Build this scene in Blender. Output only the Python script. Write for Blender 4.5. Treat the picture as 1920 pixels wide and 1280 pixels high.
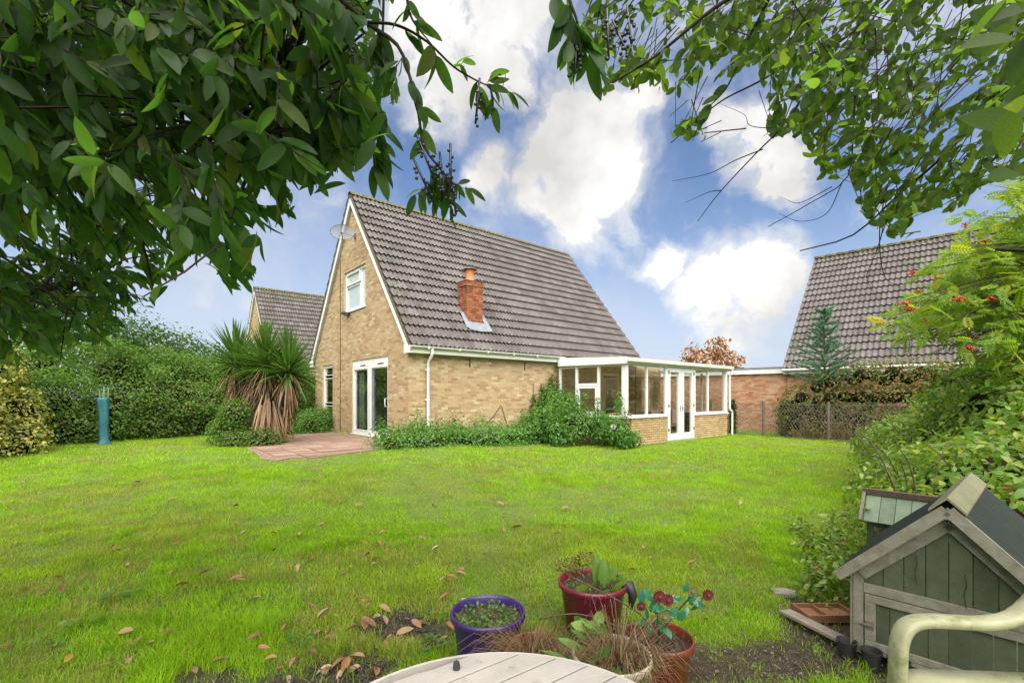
import bpy, math, random
import numpy as np
from mathutils import Vector, Matrix
random.seed(7); RNG = np.random.default_rng(7)
R = math.radians
scene = bpy.context.scene
for o in list(bpy.data.objects): bpy.data.objects.remove(o)
COL = scene.collection

# ------------------------------------------------------------------ camera, sky, sun, exposure
F_PX, CX, HY, CH = 880.0, 960.0, 743.0, 1.5
cam_d = bpy.data.cameras.new('camera'); cam = bpy.data.objects.new('camera', cam_d); COL.objects.link(cam)
cam.location = (0, 0, CH); cam.rotation_euler = (R(90), 0, 0)
cam_d.sensor_width = 36; cam_d.lens = F_PX/1920*36; cam_d.shift_y = (HY-640)/1920
cam_d.clip_start = 0.05; cam_d.clip_end = 2000
scene.camera = cam
SUN_DIR = Vector((.06, -.56, .83)).normalized()
world = bpy.data.worlds.new('World'); scene.world = world; world.use_nodes = True
def build_world():
    nt = world.node_tree; N = nt.nodes; L = nt.links; N.clear()
    def nd(t, **k):
        n = N.new(t)
        for a, b in k.items(): setattr(n, a, b)
        return n
    def math_(op, a, b=None, c=None, clamp=False):
        n = nd('ShaderNodeMath', operation=op, use_clamp=clamp)
        for i, v in enumerate((a, b, c)):
            if v is None: continue
            if isinstance(v, (int, float)): n.inputs[i].default_value = v
            else: L.new(v, n.inputs[i])
        return n.outputs[0]
    out = nd('ShaderNodeOutputWorld'); bg = nd('ShaderNodeBackground')
    sky = nd('ShaderNodeTexSky', sky_type='NISHITA'); sky.sun_disc = False
    sky.sun_elevation = math.asin(SUN_DIR.z); sky.sun_rotation = math.atan2(SUN_DIR.x, SUN_DIR.y)
    sky.altitude = 50; sky.air_density = 1.0; sky.dust_density = .8; sky.ozone_density = 2.2
    tc = nd('ShaderNodeTexCoord'); G = tc.outputs['Generated']
    def noise(scale, detail, rough, vec=None, off=0):
        n = nd('ShaderNodeTexNoise'); n.inputs['Scale'].default_value = scale; n.inputs['Detail'].default_value = detail
        n.inputs['Roughness'].default_value = rough
        mp = nd('ShaderNodeVectorMath', operation='ADD'); L.new(vec or G, mp.inputs[0]); mp.inputs[1].default_value = (off, off*.7, off*1.3)
        L.new(mp.outputs[0], n.inputs['Vector']); return n
    # edges of the clouds are broken up by warping the direction
    wn = noise(6.0, 9, .54, off=3.1)
    sub = nd('ShaderNodeVectorMath', operation='SUBTRACT'); L.new(wn.outputs['Color'], sub.inputs[0]); sub.inputs[1].default_value = (.5, .5, .5)
    scl = nd('ShaderNodeVectorMath', operation='SCALE'); L.new(sub.outputs[0], scl.inputs[0]); scl.inputs['Scale'].default_value = .15
    wd = nd('ShaderNodeVectorMath', operation='ADD'); L.new(G, wd.inputs[0]); L.new(scl.outputs[0], wd.inputs[1])
    def blob(d, ang):
        n = nd('ShaderNodeVectorMath', operation='DISTANCE'); L.new(wd.outputs[0], n.inputs[0]); n.inputs[1].default_value = d.normalized()
        m = nd('ShaderNodeMapRange', interpolation_type='SMOOTHSTEP'); L.new(n.outputs['Value'], m.inputs[0])
        m.inputs[1].default_value = ang*1.9; m.inputs[2].default_value = ang*.2; m.inputs[3].default_value = 0; m.inputs[4].default_value = 1
        return m.outputs[0]
    heaps = [(1085,255,82),(1120,330,95),(1030,285,55),(1075,385,66),(1150,230,58),(1335,512,52),(1405,535,68),(1250,490,36),(1360,580,70),(1300,545,38),(1420,262,66),(1470,310,50),(1370,215,54),(905,35,120),(845,110,95),(940,140,60),(800,30,80),(930,330,40),(1215,190,40)]
    hp_ = []
    for px, py, rad in heaps:
        d = Vector(((px-CX)/F_PX, 1, (HY-py)/F_PX)); hp_.append((d, rad/F_PX/d.length))
    rr = random.Random(5)                          # unseen heaps round the sky, enlarged to give more fill light
    for k in range(26):
        az = R(55+k*10+rr.uniform(-6,6)); el = R(rr.uniform(12,75)); hp_.append((Vector((math.sin(az), math.cos(az), math.tan(el))), rr.uniform(.12,.28)))
    fld = None
    for d, ang in hp_:
        b = blob(d, ang); fld = b if fld is None else math_('MAXIMUM', fld, b)
    cn = noise(8.5, 11, .6, vec=wd.outputs[0], off=5.3)
    dens = math_('ADD', fld, math_('MULTIPLY', math_('SUBTRACT', cn.outputs['Fac'], .5), 2.6))
    def ss(v, lo, hi, top=1.0):
        m = nd('ShaderNodeMapRange', interpolation_type='SMOOTHSTEP'); L.new(v, m.inputs[0]); m.inputs[1].default_value = lo; m.inputs[2].default_value = hi; m.inputs[3].default_value = 0; m.inputs[4].default_value = top; return m.outputs[0]
    val = math_('MAXIMUM', ss(dens, .36, .82), ss(dens, .0, .70, .62))
    # thin veil
    vn = noise(2.6, 8, .58, vec=wd.outputs[0], off=1.7)
    veil = nd('ShaderNodeMapRange', interpolation_type='SMOOTHSTEP'); L.new(vn.outputs['Fac'], veil.inputs[0])
    veil.inputs[1].default_value = .38; veil.inputs[2].default_value = .74; veil.inputs[3].default_value = 0; veil.inputs[4].default_value = .85
    # horizon paleness (haze in the air, all round)
    sep = nd('ShaderNodeSeparateXYZ'); L.new(G, sep.inputs[0])
    hz = nd('ShaderNodeMapRange', interpolation_type='SMOOTHSTEP'); L.new(sep.outputs['Z'], hz.inputs[0])
    hz.inputs[1].default_value = .42; hz.inputs[2].default_value = -.02; hz.inputs[3].default_value = 0; hz.inputs[4].default_value = .78
    # blue of the Nishita sky, a little deeper
    mul = nd('ShaderNodeMix', data_type='RGBA', blend_type='MULTIPLY'); mul.inputs[0].default_value = 1
    L.new(sky.outputs[0], mul.inputs[6]); mul.inputs[7].default_value = SKY_GAIN
    def mix(f, a, b):
        m = nd('ShaderNodeMix', data_type='RGBA'); L.new(f, m.inputs[0])
        for s, v in ((6, a), (7, b)):
            if isinstance(v, tuple): m.inputs[s].default_value = v
            else: L.new(v, m.inputs[s])
        return m.outputs[2]
    S = .44/SKY_STR
    c1 = mix(hz.outputs[0], mul.outputs[2], (.64*S, .72*S, .88*S, 1))
    c2 = mix(veil.outputs[0], c1, (.68*S, .73*S, .84*S, 1))
    shade = noise(5.5, 6, .55, off=9.2)
    sm = nd('ShaderNodeMapRange'); L.new(shade.outputs['Fac'], sm.inputs[0]); sm.inputs[1].default_value = .36; sm.inputs[2].default_value = .60; sm.inputs[3].default_value = .70*S; sm.inputs[4].default_value = 1.02*S
    cmb = nd('ShaderNodeCombineColor'); 
    for i, k in enumerate((1.0, .985, .96)): L.new(math_('MULTIPLY', sm.outputs[0], k), cmb.inputs[i])
    c3 = mix(val, c2, cmb.outputs[0])
    L.new(c3, bg.inputs[0]); bg.inputs[1].default_value = SKY_STR; L.new(bg.outputs[0], out.inputs[0])
SKY_STR = .08
SKY_GAIN = (.76, .79, .86, 1)
build_world()
sd = bpy.data.lights.new('sun', 'SUN'); sd.energy = 5.0; sd.angle = R(90); sd.color = (1, .95, .86)
sun = bpy.data.objects.new('sun', sd); COL.objects.link(sun); sun.rotation_euler = SUN_DIR.to_track_quat('Z', 'Y').to_euler()
sun.location = (20, -10, 40)
vs = scene.view_settings; vs.view_transform = 'Standard'; vs.look = 'None'; vs.exposure = 1.22; vs.gamma = 1; vs.use_curve_mapping = False
scene.render.engine = 'CYCLES'
scene.cycles.max_bounces = 6; scene.cycles.diffuse_bounces = 3; scene.cycles.glossy_bounces = 3; scene.cycles.transmission_bounces = 4; scene.cycles.transparent_max_bounces = 10

# ------------------------------------------------------------------ helpers
def sstep(a, b, x):
    t = np.clip((np.asarray(x, float)-a)/(b-a), 0, 1); return t*t*(3-2*t)
def hash2(ix, iy, s=0):
    h = np.sin(ix*127.1+iy*311.7+s*74.7)*43758.5453
    return h-np.floor(h)
def vnoise(x, y, s=0):
    x = np.asarray(x, float); y = np.asarray(y, float)
    ix = np.floor(x); iy = np.floor(y); fx = x-ix; fy = y-iy
    fx = fx*fx*(3-2*fx); fy = fy*fy*(3-2*fy)
    a = hash2(ix, iy, s); b = hash2(ix+1, iy, s); c = hash2(ix, iy+1, s); d = hash2(ix+1, iy+1, s)
    return (a*(1-fx)+b*fx)*(1-fy)+(c*(1-fx)+d*fx)*fy
def fbm(x, y, s=0): return .5*vnoise(x, y, s)+.3*vnoise(x*2.1, y*2.1, s+1)+.2*vnoise(x*4.3, y*4.3, s+2)
def ground_z(x, y):
    return .25*sstep(2.2, -2.4, x)*sstep(5, 11.5, y) + .02*(fbm(np.asarray(x)*.7, np.asarray(y)*.7, 4)-.5)
def gp(px, py, dz=0.0):                       # a pixel on the ground -> world point
    z = 0.0
    for _ in range(12):
        d = F_PX*(CH-z-dz)/(py-HY); x = (px-CX)/F_PX*d; z = float(ground_z(x, d))
    return Vector((x, d, z))
def at(px, py, d): return Vector(((px-CX)/F_PX*d, d, CH+(HY-py)/F_PX*d))
def proj(P):
    P = np.asarray(P); y = np.maximum(P[..., 1], .02)
    return CX+F_PX*P[..., 0]/y, HY-F_PX*(P[..., 2]-CH)/y
def inpoly(poly, x, y):
    x = np.asarray(x); y = np.asarray(y); r = np.zeros(x.shape, bool); n = len(poly)
    for i in range(n):
        x1, y1 = poly[i]; x2, y2 = poly[(i+1) % n]
        if y1 == y2: continue
        c = ((y1 > y) != (y2 > y)) & (x < (x2-x1)*(y-y1)/(y2-y1)+x1); r ^= c
    return r
def link(o, parent=None):
    COL.objects.link(o)
    if parent is not None: o.parent = parent
    return o
def tag(o, label=None, cat=None, group=None, kind=None):
    if label: o['label'] = label
    if cat: o['category'] = cat
    if group: o['group'] = group
    if kind: o['kind'] = kind
    return o
def empty(name, loc=(0, 0, 0), rz=0, label=None, cat=None, group=None):
    o = bpy.data.objects.new(name, None); o.empty_display_size = .1; link(o); o.location = loc; o.rotation_euler = (0, 0, rz)
    return tag(o, label, cat, group)
def npmesh(name, V, Fs, tint=None, smooth=False, attrs=None):
    """V (n,3); Fs: list of int arrays (k,3) or (k,4)"""
    me = bpy.data.meshes.new(name); V = np.asarray(V, np.float32)
    Fs = [np.asarray(f, np.int32) for f in Fs if len(f)]
    loops = np.concatenate([f.ravel() for f in Fs]); cnt = np.concatenate([np.full(len(f), f.shape[1], np.int32) for f in Fs])
    me.vertices.add(len(V)); me.vertices.foreach_set('co', V.ravel())
    me.loops.add(len(loops)); me.loops.foreach_set('vertex_index', loops)
    me.polygons.add(len(cnt)); st = np.concatenate([[0], np.cumsum(cnt)[:-1]]).astype(np.int32)
    me.polygons.foreach_set('loop_start', st)
    me.polygons.foreach_set('use_smooth', np.full(len(cnt), bool(smooth)))
    me.update(calc_edges=True); me.validate()
    if tint is not None:
        a = me.attributes.new('tint', 'FLOAT', 'POINT'); a.data.foreach_set('value', np.asarray(tint, np.float32))
    for k, v in (attrs or {}).items():
        a = me.attributes.new(k, 'FLOAT', 'POINT'); a.data.foreach_set('value', np.asarray(v, np.float32))
    return me
def npobj(name, V, Fs, mat, parent=None, tint=None, smooth=False, loc=None, kind=None):
    me = npmesh(name, V, Fs, tint, smooth); me.materials.append(mat)
    o = link(bpy.data.objects.new(name, me), parent)
    if loc is not None: o.location = loc
    if kind: o['kind'] = kind
    return o
class MB:
    def __init__(s): s.v = []; s.f = []; s.t = []
    def add(s, v, f, t=0.0):
        n = len(s.v); s.v += [tuple(p) for p in v]; s.f += [tuple(i+n for i in q) for q in f]; s.t += [t]*len(v); return s
    def box(s, x0, x1, y0, y1, z0, z1, t=0.0, M=None):
        v = [(x0,y0,z0),(x1,y0,z0),(x1,y1,z0),(x0,y1,z0),(x0,y0,z1),(x1,y0,z1),(x1,y1,z1),(x0,y1,z1)]
        if M is not None: v = [tuple(M @ Vector(p)) for p in v]
        return s.add(v, [(0,3,2,1),(4,5,6,7),(0,1,5,4),(1,2,6,5),(2,3,7,6),(3,0,4,7)], t)
    def beam(s, a, b, w, h, up=(0,0,1), t=0.0):
        a = Vector(a); b = Vector(b); d = (b-a); l = d.length; d.normalize(); x = d.cross(Vector(up)).normalized(); z = x.cross(d)
        M = Matrix((( x.x,d.x,z.x,a.x),(x.y,d.y,z.y,a.y),(x.z,d.z,z.z,a.z),(0,0,0,1)))
        return s.box(-w/2, w/2, 0, l, -h/2, h/2, t, M)
    def prism(s, poly, z0, z1, M=None, t=0.0):
        n = len(poly); v = [(p[0],p[1],z0) for p in poly]+[(p[0],p[1],z1) for p in poly]
        if M is not None: v = [tuple(M @ Vector(p)) for p in v]
        f = [tuple(range(n-1,-1,-1)), tuple(range(n, 2*n))]+[(i,(i+1)%n,n+(i+1)%n,n+i) for i in range(n)]
        return s.add(v, f, t)
    def tube(s, pts, rad, n=6, cap=True, t=0.0, flat=1.0):
        pts = [Vector(p) for p in pts]; m = len(pts)
        if not hasattr(rad, '__len__'): rad = [rad]*m
        ref = Vector((0.13,.21,1)).normalized(); v = []; f = []
        for i, p in enumerate(pts):
            d = (pts[min(i+1,m-1)]-pts[max(i-1,0)]); d = d.normalized() if d.length > 1e-9 else Vector((0,0,1))
            if abs(d.dot(ref)) > .97: ref = Vector((1,.2,.1)).normalized()
            x = d.cross(ref).normalized(); y = x.cross(d)
            for k in range(n):
                a = 2*math.pi*k/n; v.append(p+(x*math.cos(a)+y*math.sin(a)*flat)*rad[i])
        for i in range(m-1):
            for k in range(n): f.append((i*n+k, i*n+(k+1)%n, (i+1)*n+(k+1)%n, (i+1)*n+k))
        if cap: f += [tuple(range(n-1,-1,-1)), tuple(range((m-1)*n, m*n))]
        return s.add(v, f, t)
    def lathe(s, prof, n=32, c=(0,0,0), t=0.0, close=False):
        v = []; f = []; m = len(prof)
        for r, z in prof:
            for k in range(n):
                a = 2*math.pi*k/n; v.append((c[0]+r*math.cos(a), c[1]+r*math.sin(a), c[2]+z))
        for i in range(m-1):
            for k in range(n): f.append((i*n+k, i*n+(k+1)%n, (i+1)*n+(k+1)%n, (i+1)*n+k))
        return s.add(v, f, t)
    def ball(s, c, r, n=6, m=4, t=0.0, sc=(1,1,1)):
        prof = [(max(1e-4, math.sin(math.pi*i/m)*r), -math.cos(math.pi*i/m)*r) for i in range(m+1)]
        v = []; f = []
        for rr, z in prof:
            for k in range(n):
                a = 2*math.pi*k/n; v.append((c[0]+rr*math.cos(a)*sc[0], c[1]+rr*math.sin(a)*sc[1], c[2]+z*sc[2]))
        for i in range(m):
            for k in range(n): f.append((i*n+k, i*n+(k+1)%n, (i+1)*n+(k+1)%n, (i+1)*n+k))
        return s.add(v, f, t)
    def mesh(s, name, smooth=False, bevel=0):
        me = bpy.data.meshes.new(name); me.from_pydata(s.v, [], s.f)
        a = me.attributes.new('tint', 'FLOAT', 'POINT'); a.data.foreach_set('value', np.array(s.t, np.float32))
        if smooth: me.polygons.foreach_set('use_smooth', [True]*len(me.polygons))
        me.update(); return me
    def build(s, name, mat, parent=None, smooth=False, loc=None, bevel=0, kind=None, sharp=None):
        me = s.mesh(name, smooth); me.materials.append(mat)
        o = link(bpy.data.objects.new(name, me), parent)
        if loc is not None: o.location = loc
        if bevel:
            b = o.modifiers.new('bevel', 'BEVEL'); b.width = bevel; b.segments = 2; b.limit_method = 'ANGLE'
        if kind: o['kind'] = kind
        if sharp:
            try: me.set_sharp_from_angle(angle=R(sharp))
            except Exception: pass
        return o
def bez(pts, n=16):
    """Catmull-Rom through pts"""
    P = [Vector(p) for p in pts]; P = [2*P[0]-P[1]]+P+[2*P[-1]-P[-2]]; out = []
    seg = len(P)-3
    for i in range(seg):
        a, b, c, d = P[i:i+4]; k = max(2, n//seg)
        for j in range(k):
            t = j/k; out.append(.5*((2*b)+(c-a)*t+(2*a-5*b+4*c-d)*t*t+(3*b-a-3*c+d)*t**3))
    out.append(P[-2].copy()); return out

# ------------------------------------------------------------------ materials
def lin(r, g, b):
    f = lambda c: (c/255/12.92) if c/255 <= .04045 else ((c/255+.055)/1.055)**2.4
    return (f(r), f(g), f(b))
def c4(c): return (c[0], c[1], c[2], 1)
def base(name):
    m = bpy.data.materials.new(name); m.use_nodes = True; nt = m.node_tree; b = nt.nodes['Principled BSDF']; return m, nt, b
def add_noise(nt, scale, detail=6, rough=.6, coord='Object', vscale=None):
    tc = nt.nodes.new('ShaderNodeTexCoord'); n = nt.nodes.new('ShaderNodeTexNoise'); n.inputs['Scale'].default_value = scale
    n.inputs['Detail'].default_value = detail; n.inputs['Roughness'].default_value = rough
    if vscale:
        mp = nt.nodes.new('ShaderNodeMapping'); mp.inputs['Scale'].default_value = vscale; nt.links.new(tc.outputs[coord], mp.inputs[0]); nt.links.new(mp.outputs[0], n.inputs['Vector'])
    else: nt.links.new(tc.outputs[coord], n.inputs['Vector'])
    return n
def ramp(nt, fac, stops, const=False):
    r = nt.nodes.new('ShaderNodeValToRGB'); e = r.color_ramp.elements
    if const: r.color_ramp.interpolation = 'CONSTANT'
    while len(e) < len(stops): e.new(.5)
    for i, (p, c) in enumerate(stops): e[i].position = p; e[i].color = c4(c)
    nt.links.new(fac, r.inputs[0]); return r.outputs[0]
def mixc(nt, fac, a, b, mode='MIX'):
    m = nt.nodes.new('ShaderNodeMix'); m.data_type = 'RGBA'; m.blend_type = mode
    for s, v in ((0, fac), (6, a), (7, b)):
        if isinstance(v, (int, float)): m.inputs[s].default_value = v
        elif isinstance(v, tuple): m.inputs[s].default_value = c4(v)
        else: nt.links.new(v, m.inputs[s])
    return m.outputs[2]
def mrange(nt, v, a, b, c=0, d=1):
    m = nt.nodes.new('ShaderNodeMapRange'); nt.links.new(v, m.inputs[0])
    for i, x in enumerate((a, b, c, d)): m.inputs[i+1].default_value = x
    return m.outputs[0]
def bump(nt, bsdf, h, strength=.3, dist=.01):
    b = nt.nodes.new('ShaderNodeBump'); b.inputs['Strength'].default_value = strength; b.inputs['Distance'].default_value = dist
    nt.links.new(h, b.inputs['Height']); nt.links.new(b.outputs[0], bsdf.inputs['Normal'])
def tintval(nt):
    a = nt.nodes.new('ShaderNodeAttribute'); a.attribute_name = 'tint'; o = nt.nodes.new('ShaderNodeObjectInfo')
    ad = nt.nodes.new('ShaderNodeMath'); ad.operation = 'ADD'; nt.links.new(a.outputs['Fac'], ad.inputs[0]); nt.links.new(o.outputs['Random'], ad.inputs[1])
    fr = nt.nodes.new('ShaderNodeMath'); fr.operation = 'FRACT'; nt.links.new(ad.outputs[0], fr.inputs[0]); return fr.outputs[0]
def plain(name, c1, c2=None, scale=6, rough=.6, bstr=0, bscale=40, metal=0, vscale=None, spec=.5, lo=.35, hi=.65, stain=None):
    m, nt, b = base(name)
    n = add_noise(nt, scale, vscale=vscale)
    col = ramp(nt, n.outputs['Fac'], [(lo, c1), (hi, c2 or c1)])
    if stain:
        n3 = add_noise(nt, stain[1], 8, .7); col = mixc(nt, mrange(nt, n3.outputs['Fac'], stain[2], stain[2]+.12, 0, stain[3]), col, stain[0])
    nt.links.new(col, b.inputs['Base Color']); b.inputs['Roughness'].default_value = rough; b.inputs['Metallic'].default_value = metal
    b.inputs['Specular IOR Level'].default_value = spec
    if bstr:
        n2 = add_noise(nt, bscale, 8, .65, vscale=vscale); bump(nt, b, n2.outputs['Fac'], bstr, .01)
    return m
def tinted(name, cols, rough=.8, nscale=25, bstr=.4, bscale=90, namt=.35, blot=None):
    m, nt, b = base(name); t = tintval(nt)
    col = ramp(nt, t, [(i/len(cols), c) for i, c in enumerate(cols)], const=False)
    n = add_noise(nt, nscale, 8, .7)
    col = mixc(nt, namt, col, ramp(nt, n.outputs['Fac'], [(.3, (.35,.35,.35)), (.7, (1.25,1.25,1.25))]), 'MULTIPLY')
    if blot:
        for (bc, bs, th, am) in blot:
            n3 = add_noise(nt, bs, 7, .7); col = mixc(nt, mrange(nt, n3.outputs['Fac'], th, th+.07, 0, am), col, bc)
    nt.links.new(col, b.inputs['Base Color']); b.inputs['Roughness'].default_value = rough; b.inputs['Specular IOR Level'].default_value = .3
    n2 = add_noise(nt, bscale, 6, .7); bump(nt, b, n2.outputs['Fac'], bstr, .006)
    return m
def leafmat(name, cols, rough=.45, trans=.4, tcol=1.6, spec=.5, nscale=30):
    m, nt, b = base(name); t = tintval(nt)
    col = ramp(nt, t, [(i/max(1, len(cols)-1)*.98, c) for i, c in enumerate(cols)])
    n = add_noise(nt, nscale, 4, .6); col = mixc(nt, .5, col, ramp(nt, n.outputs['Fac'], [(.3, (.55,.55,.55)), (.7, (1.3,1.3,1.3))]), 'MULTIPLY')
    nt.links.new(col, b.inputs['Base Color']); b.inputs['Roughness'].default_value = rough; b.inputs['Specular IOR Level'].default_value = spec
    tr = nt.nodes.new('ShaderNodeBsdfTranslucent'); tc = mixc(nt, 1.0, col, (tcol*1.15, tcol*1.1, tcol*.55), 'MULTIPLY'); nt.links.new(tc, tr.inputs[0])
    mx = nt.nodes.new('ShaderNodeMixShader'); mx.inputs[0].default_value = trans
    nt.links.new(b.outputs[0], mx.inputs[1]); nt.links.new(tr.outputs[0], mx.inputs[2])
    nt.links.new(mx.outputs[0], nt.nodes['Material Output'].inputs[0]); return m
def glassmat(name, tint=(.9,.95,.92), refl=1.0):
    m, nt, b = base(name); nt.nodes.remove(b)
    tr = nt.nodes.new('ShaderNodeBsdfTransparent'); tr.inputs[0].default_value = c4(tint)
    gl = nt.nodes.new('ShaderNodeBsdfGlossy'); gl.inputs['Roughness'].default_value = .01; gl.inputs[0].default_value = (1,1,1,1)
    fr = nt.nodes.new('ShaderNodeLayerWeight'); fr.inputs[0].default_value = .5
    pw = nt.nodes.new('ShaderNodeMath'); pw.operation = 'POWER'; nt.links.new(fr.outputs['Facing'], pw.inputs[0]); pw.inputs[1].default_value = 3.5
    mx = nt.nodes.new('ShaderNodeMixShader'); nt.links.new(mrange(nt, pw.outputs[0], 0, 1, refl, .9), mx.inputs[0]); nt.links.new(tr.outputs[0], mx.inputs[1]); nt.links.new(gl.outputs[0], mx.inputs[2])
    nt.links.new(mx.outputs[0], nt.nodes['Material Output'].inputs[0]); return m
M = {}
M['brick'] = tinted('buff_brick', [(.39,.27,.145),(.43,.325,.185),(.37,.235,.12),(.45,.36,.215),(.40,.28,.152),(.49,.41,.265),(.29,.165,.085),(.43,.31,.18),(.37,.28,.16),(.32,.21,.115)], blot=[((.20,.14,.09), 2.2, .60, .35), ((.50,.42,.32), 1.3, .60, .25)], namt=.3)
M['conbrick'] = tinted('yellow_brick', [(.42,.29,.14),(.46,.33,.17),(.39,.25,.12),(.49,.37,.20)], namt=.3)
M['redbrick'] = tinted('red_brick', [(.38,.17,.09),(.42,.21,.12),(.34,.14,.075),(.45,.27,.16),(.31,.12,.065),(.44,.29,.18)], blot=[((.5,.36,.24), 1.2, .52, .5)])
M['chimbrick'] = tinted('chimney_brick', [(.30,.105,.045),(.25,.08,.038),(.34,.14,.06),(.20,.06,.03)], blot=[((.05,.035,.025), 4, .52, .65)])
M['mortar'] = plain('mortar', (.44,.33,.21), (.38,.28,.175), 12, .95, .5, 60)
M['conmortar'] = plain('dark_mortar', (.085,.06,.04), (.06,.042,.03), 12, .95, .5, 60)
M['redmortar'] = plain('red_mortar', (.36,.24,.15), (.28,.18,.11), 12, .95, .5, 60)
M['tile'] = tinted('roof_tile', [(.094,.082,.079),(.118,.104,.101),(.080,.069,.066),(.135,.121,.118),(.104,.090,.087)], rough=.85, nscale=7, namt=.6, bscale=60,
                   blot=[((.34,.31,.24), 6.5, .655, .85), ((.045,.045,.02), 2.2, .60, .5)])
M['ridge'] = tinted('ridge_tile', [(.13,.115,.075),(.15,.14,.085)], nscale=8, blot=[((.05,.055,.015), 6, .5, .8)])
M['moss'] = plain('moss', (.05,.06,.012), (.10,.10,.02), 14, .95, .8, 40)
M['upvc'] = plain('white_frame', (.68,.68,.68), (.60,.61,.60), 3, .4, stain=((.45,.46,.38), 4, .62, .35))
M['fascia'] = plain('fascia', (.62,.63,.58), (.54,.57,.48), 2, .4, stain=((.36,.44,.25), 3, .55, .4))
M['cream'] = plain('cream_paint', (.60,.54,.38), (.56,.50,.34), 3, .5)
M['gutter'] = plain('gutter', (.64,.65,.60), (.56,.58,.50), 4, .4, stain=((.40,.42,.30), 5, .58, .5))
M['polyroof'] = leafmat('roof_sheet', [(.56,.57,.55),(.50,.52,.49)], .4, .5, 1.0)
M['lead'] = plain('lead', (.13,.15,.18), (.20,.22,.25), 6, .6, .3, 12)
M['terracotta'] = plain('terracotta', (.58,.17,.05), (.50,.14,.04), 8, .6)
M['rust'] = plain('cowl_metal', (.10,.08,.06), (.2,.17,.13), 12, .6, metal=.4)
M['dark'] = plain('dark_plastic', (.02,.02,.02), (.03,.03,.03), 10, .5)
M['glass'] = glassmat('window_glass', (.90,.94,.91), .13)
M['cglass'] = glassmat('conservatory_glass', (.95,.96,.955), .06)
M['plaster'] = plain('plaster', (.42,.40,.36), (.38,.36,.32), 2, .9)
M['carpet'] = plain('carpet', (.16,.14,.11), (.12,.10,.08), 20, .95)
M['reflection_slats'] = plain('reflection_slats', (.84,.84,.85), (.80,.80,.81), 2, .8)
M['curtain'] = plain('curtain', (.30,.33,.28), (.22,.25,.20), 3, .9, vscale=(12,12,.5))
M['bark'] = plain('bark', (.03,.024,.018), (.06,.05,.038), 14, .95, .8, 30, spec=.15)
M['twig'] = plain('twig', (.018,.014,.012), (.035,.027,.022), 14, .9, spec=.15)
M['drytwig'] = plain('dry_twig', (.10,.065,.04), (.05,.03,.02), 14, .85)
M['laurel'] = leafmat('laurel_leaf', [(.018,.045,.010),(.028,.070,.012),(.035,.085,.014),(.022,.055,.012),(.045,.10,.018),(.06,.085,.012)], .42, .62, 3.0, spec=.2)
M['plumleaf'] = leafmat('oval_leaf', [(.030,.062,.012),(.045,.085,.014),(.055,.095,.016),(.035,.07,.014),(.07,.105,.018)], .5, .62, 3.2, spec=.2)
M['rowan'] = leafmat('rowan_leaf', [(.115,.21,.025),(.15,.25,.03),(.20,.29,.03),(.09,.18,.025),(.27,.29,.03)], .5, .5, 1.8, spec=.25)
M['berryblue'] = plain('dark_berry', (.010,.010,.022), (.02,.02,.04), 20, .35)
M['berryred'] = plain('red_berry', (.36,.015,.012), (.44,.03,.015), 20, .35)
M['hedge'] = leafmat('hedge_leaf', [(.055,.13,.02),(.085,.18,.026),(.05,.11,.02),(.12,.22,.03),(.075,.15,.022),(.14,.22,.035)], .5, .4, 1.6, spec=.25)
M['ivy'] = leafmat('ivy_leaf', [(.03,.075,.014),(.05,.11,.018),(.075,.13,.022),(.04,.085,.014)], .55, .4, 1.6, spec=.2)
M['weed'] = leafmat('weed_leaf', [(.055,.15,.022),(.085,.21,.03),(.07,.18,.025),(.12,.26,.035),(.05,.13,.02)], .5, .4, 1.5)
M['bramble'] = leafmat('bramble_leaf', [(.075,.175,.022),(.125,.24,.03),(.10,.20,.025),(.17,.28,.032),(.25,.31,.035),(.085,.18,.035)], .42, .4, 1.5)
M['autumn'] = leafmat('autumn_leaf', [(.16,.07,.025),(.10,.10,.02),(.09,.13,.025),(.22,.10,.03),(.12,.14,.03),(.17,.15,.04)], .6, .3, 1.4)
M['rusttree'] = leafmat('rust_leaf', [(.26,.10,.03),(.33,.15,.05),(.20,.08,.03),(.30,.18,.05)], .6, .3, 1.4)
M['yellowshrub'] = leafmat('variegated_leaf', [(.10,.16,.03),(.36,.36,.06),(.45,.42,.10),(.14,.20,.04),(.30,.30,.05),(.08,.13,.025)], .5, .35, 1.4)
M['deadleaf'] = leafmat('dead_leaf', [(.26,.135,.065),(.33,.20,.115),(.17,.075,.035),(.30,.13,.05),(.22,.125,.08),(.38,.26,.17)], .6, .15, 1.2)
M['cord'] = leafmat('cordyline_leaf', [(.040,.10,.018),(.055,.13,.02),(.075,.16,.028),(.045,.11,.018),(.10,.17,.035)], .38, .3, 1.4)
M['corddead'] = leafmat('dead_blade', [(.21,.125,.065),(.27,.175,.095),(.16,.085,.042),(.31,.22,.125)], .7, .2, 1.2)
M['pine'] = leafmat('pine_needle', [(.08,.19,.115),(.12,.24,.15),(.07,.16,.085)], .5, .2, 1.2)
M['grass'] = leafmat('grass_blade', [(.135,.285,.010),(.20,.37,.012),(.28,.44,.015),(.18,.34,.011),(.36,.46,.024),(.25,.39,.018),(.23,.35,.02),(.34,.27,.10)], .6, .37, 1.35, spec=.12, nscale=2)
M['straw'] = leafmat('straw', [(.25,.165,.08),(.19,.12,.055),(.34,.25,.13)], .7, .2, 1.2)
M['core'] = plain('shade_core', (.016,.013,.008), (.03,.024,.014), 9, 1.0, .8, 20, spec=0.0)  # near-black fill for bush interiors, depth shade put into the colour
M['earth'] = plain('soil', (.035,.022,.015), (.075,.05,.032), 18, .95, .8, 50)

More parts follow.
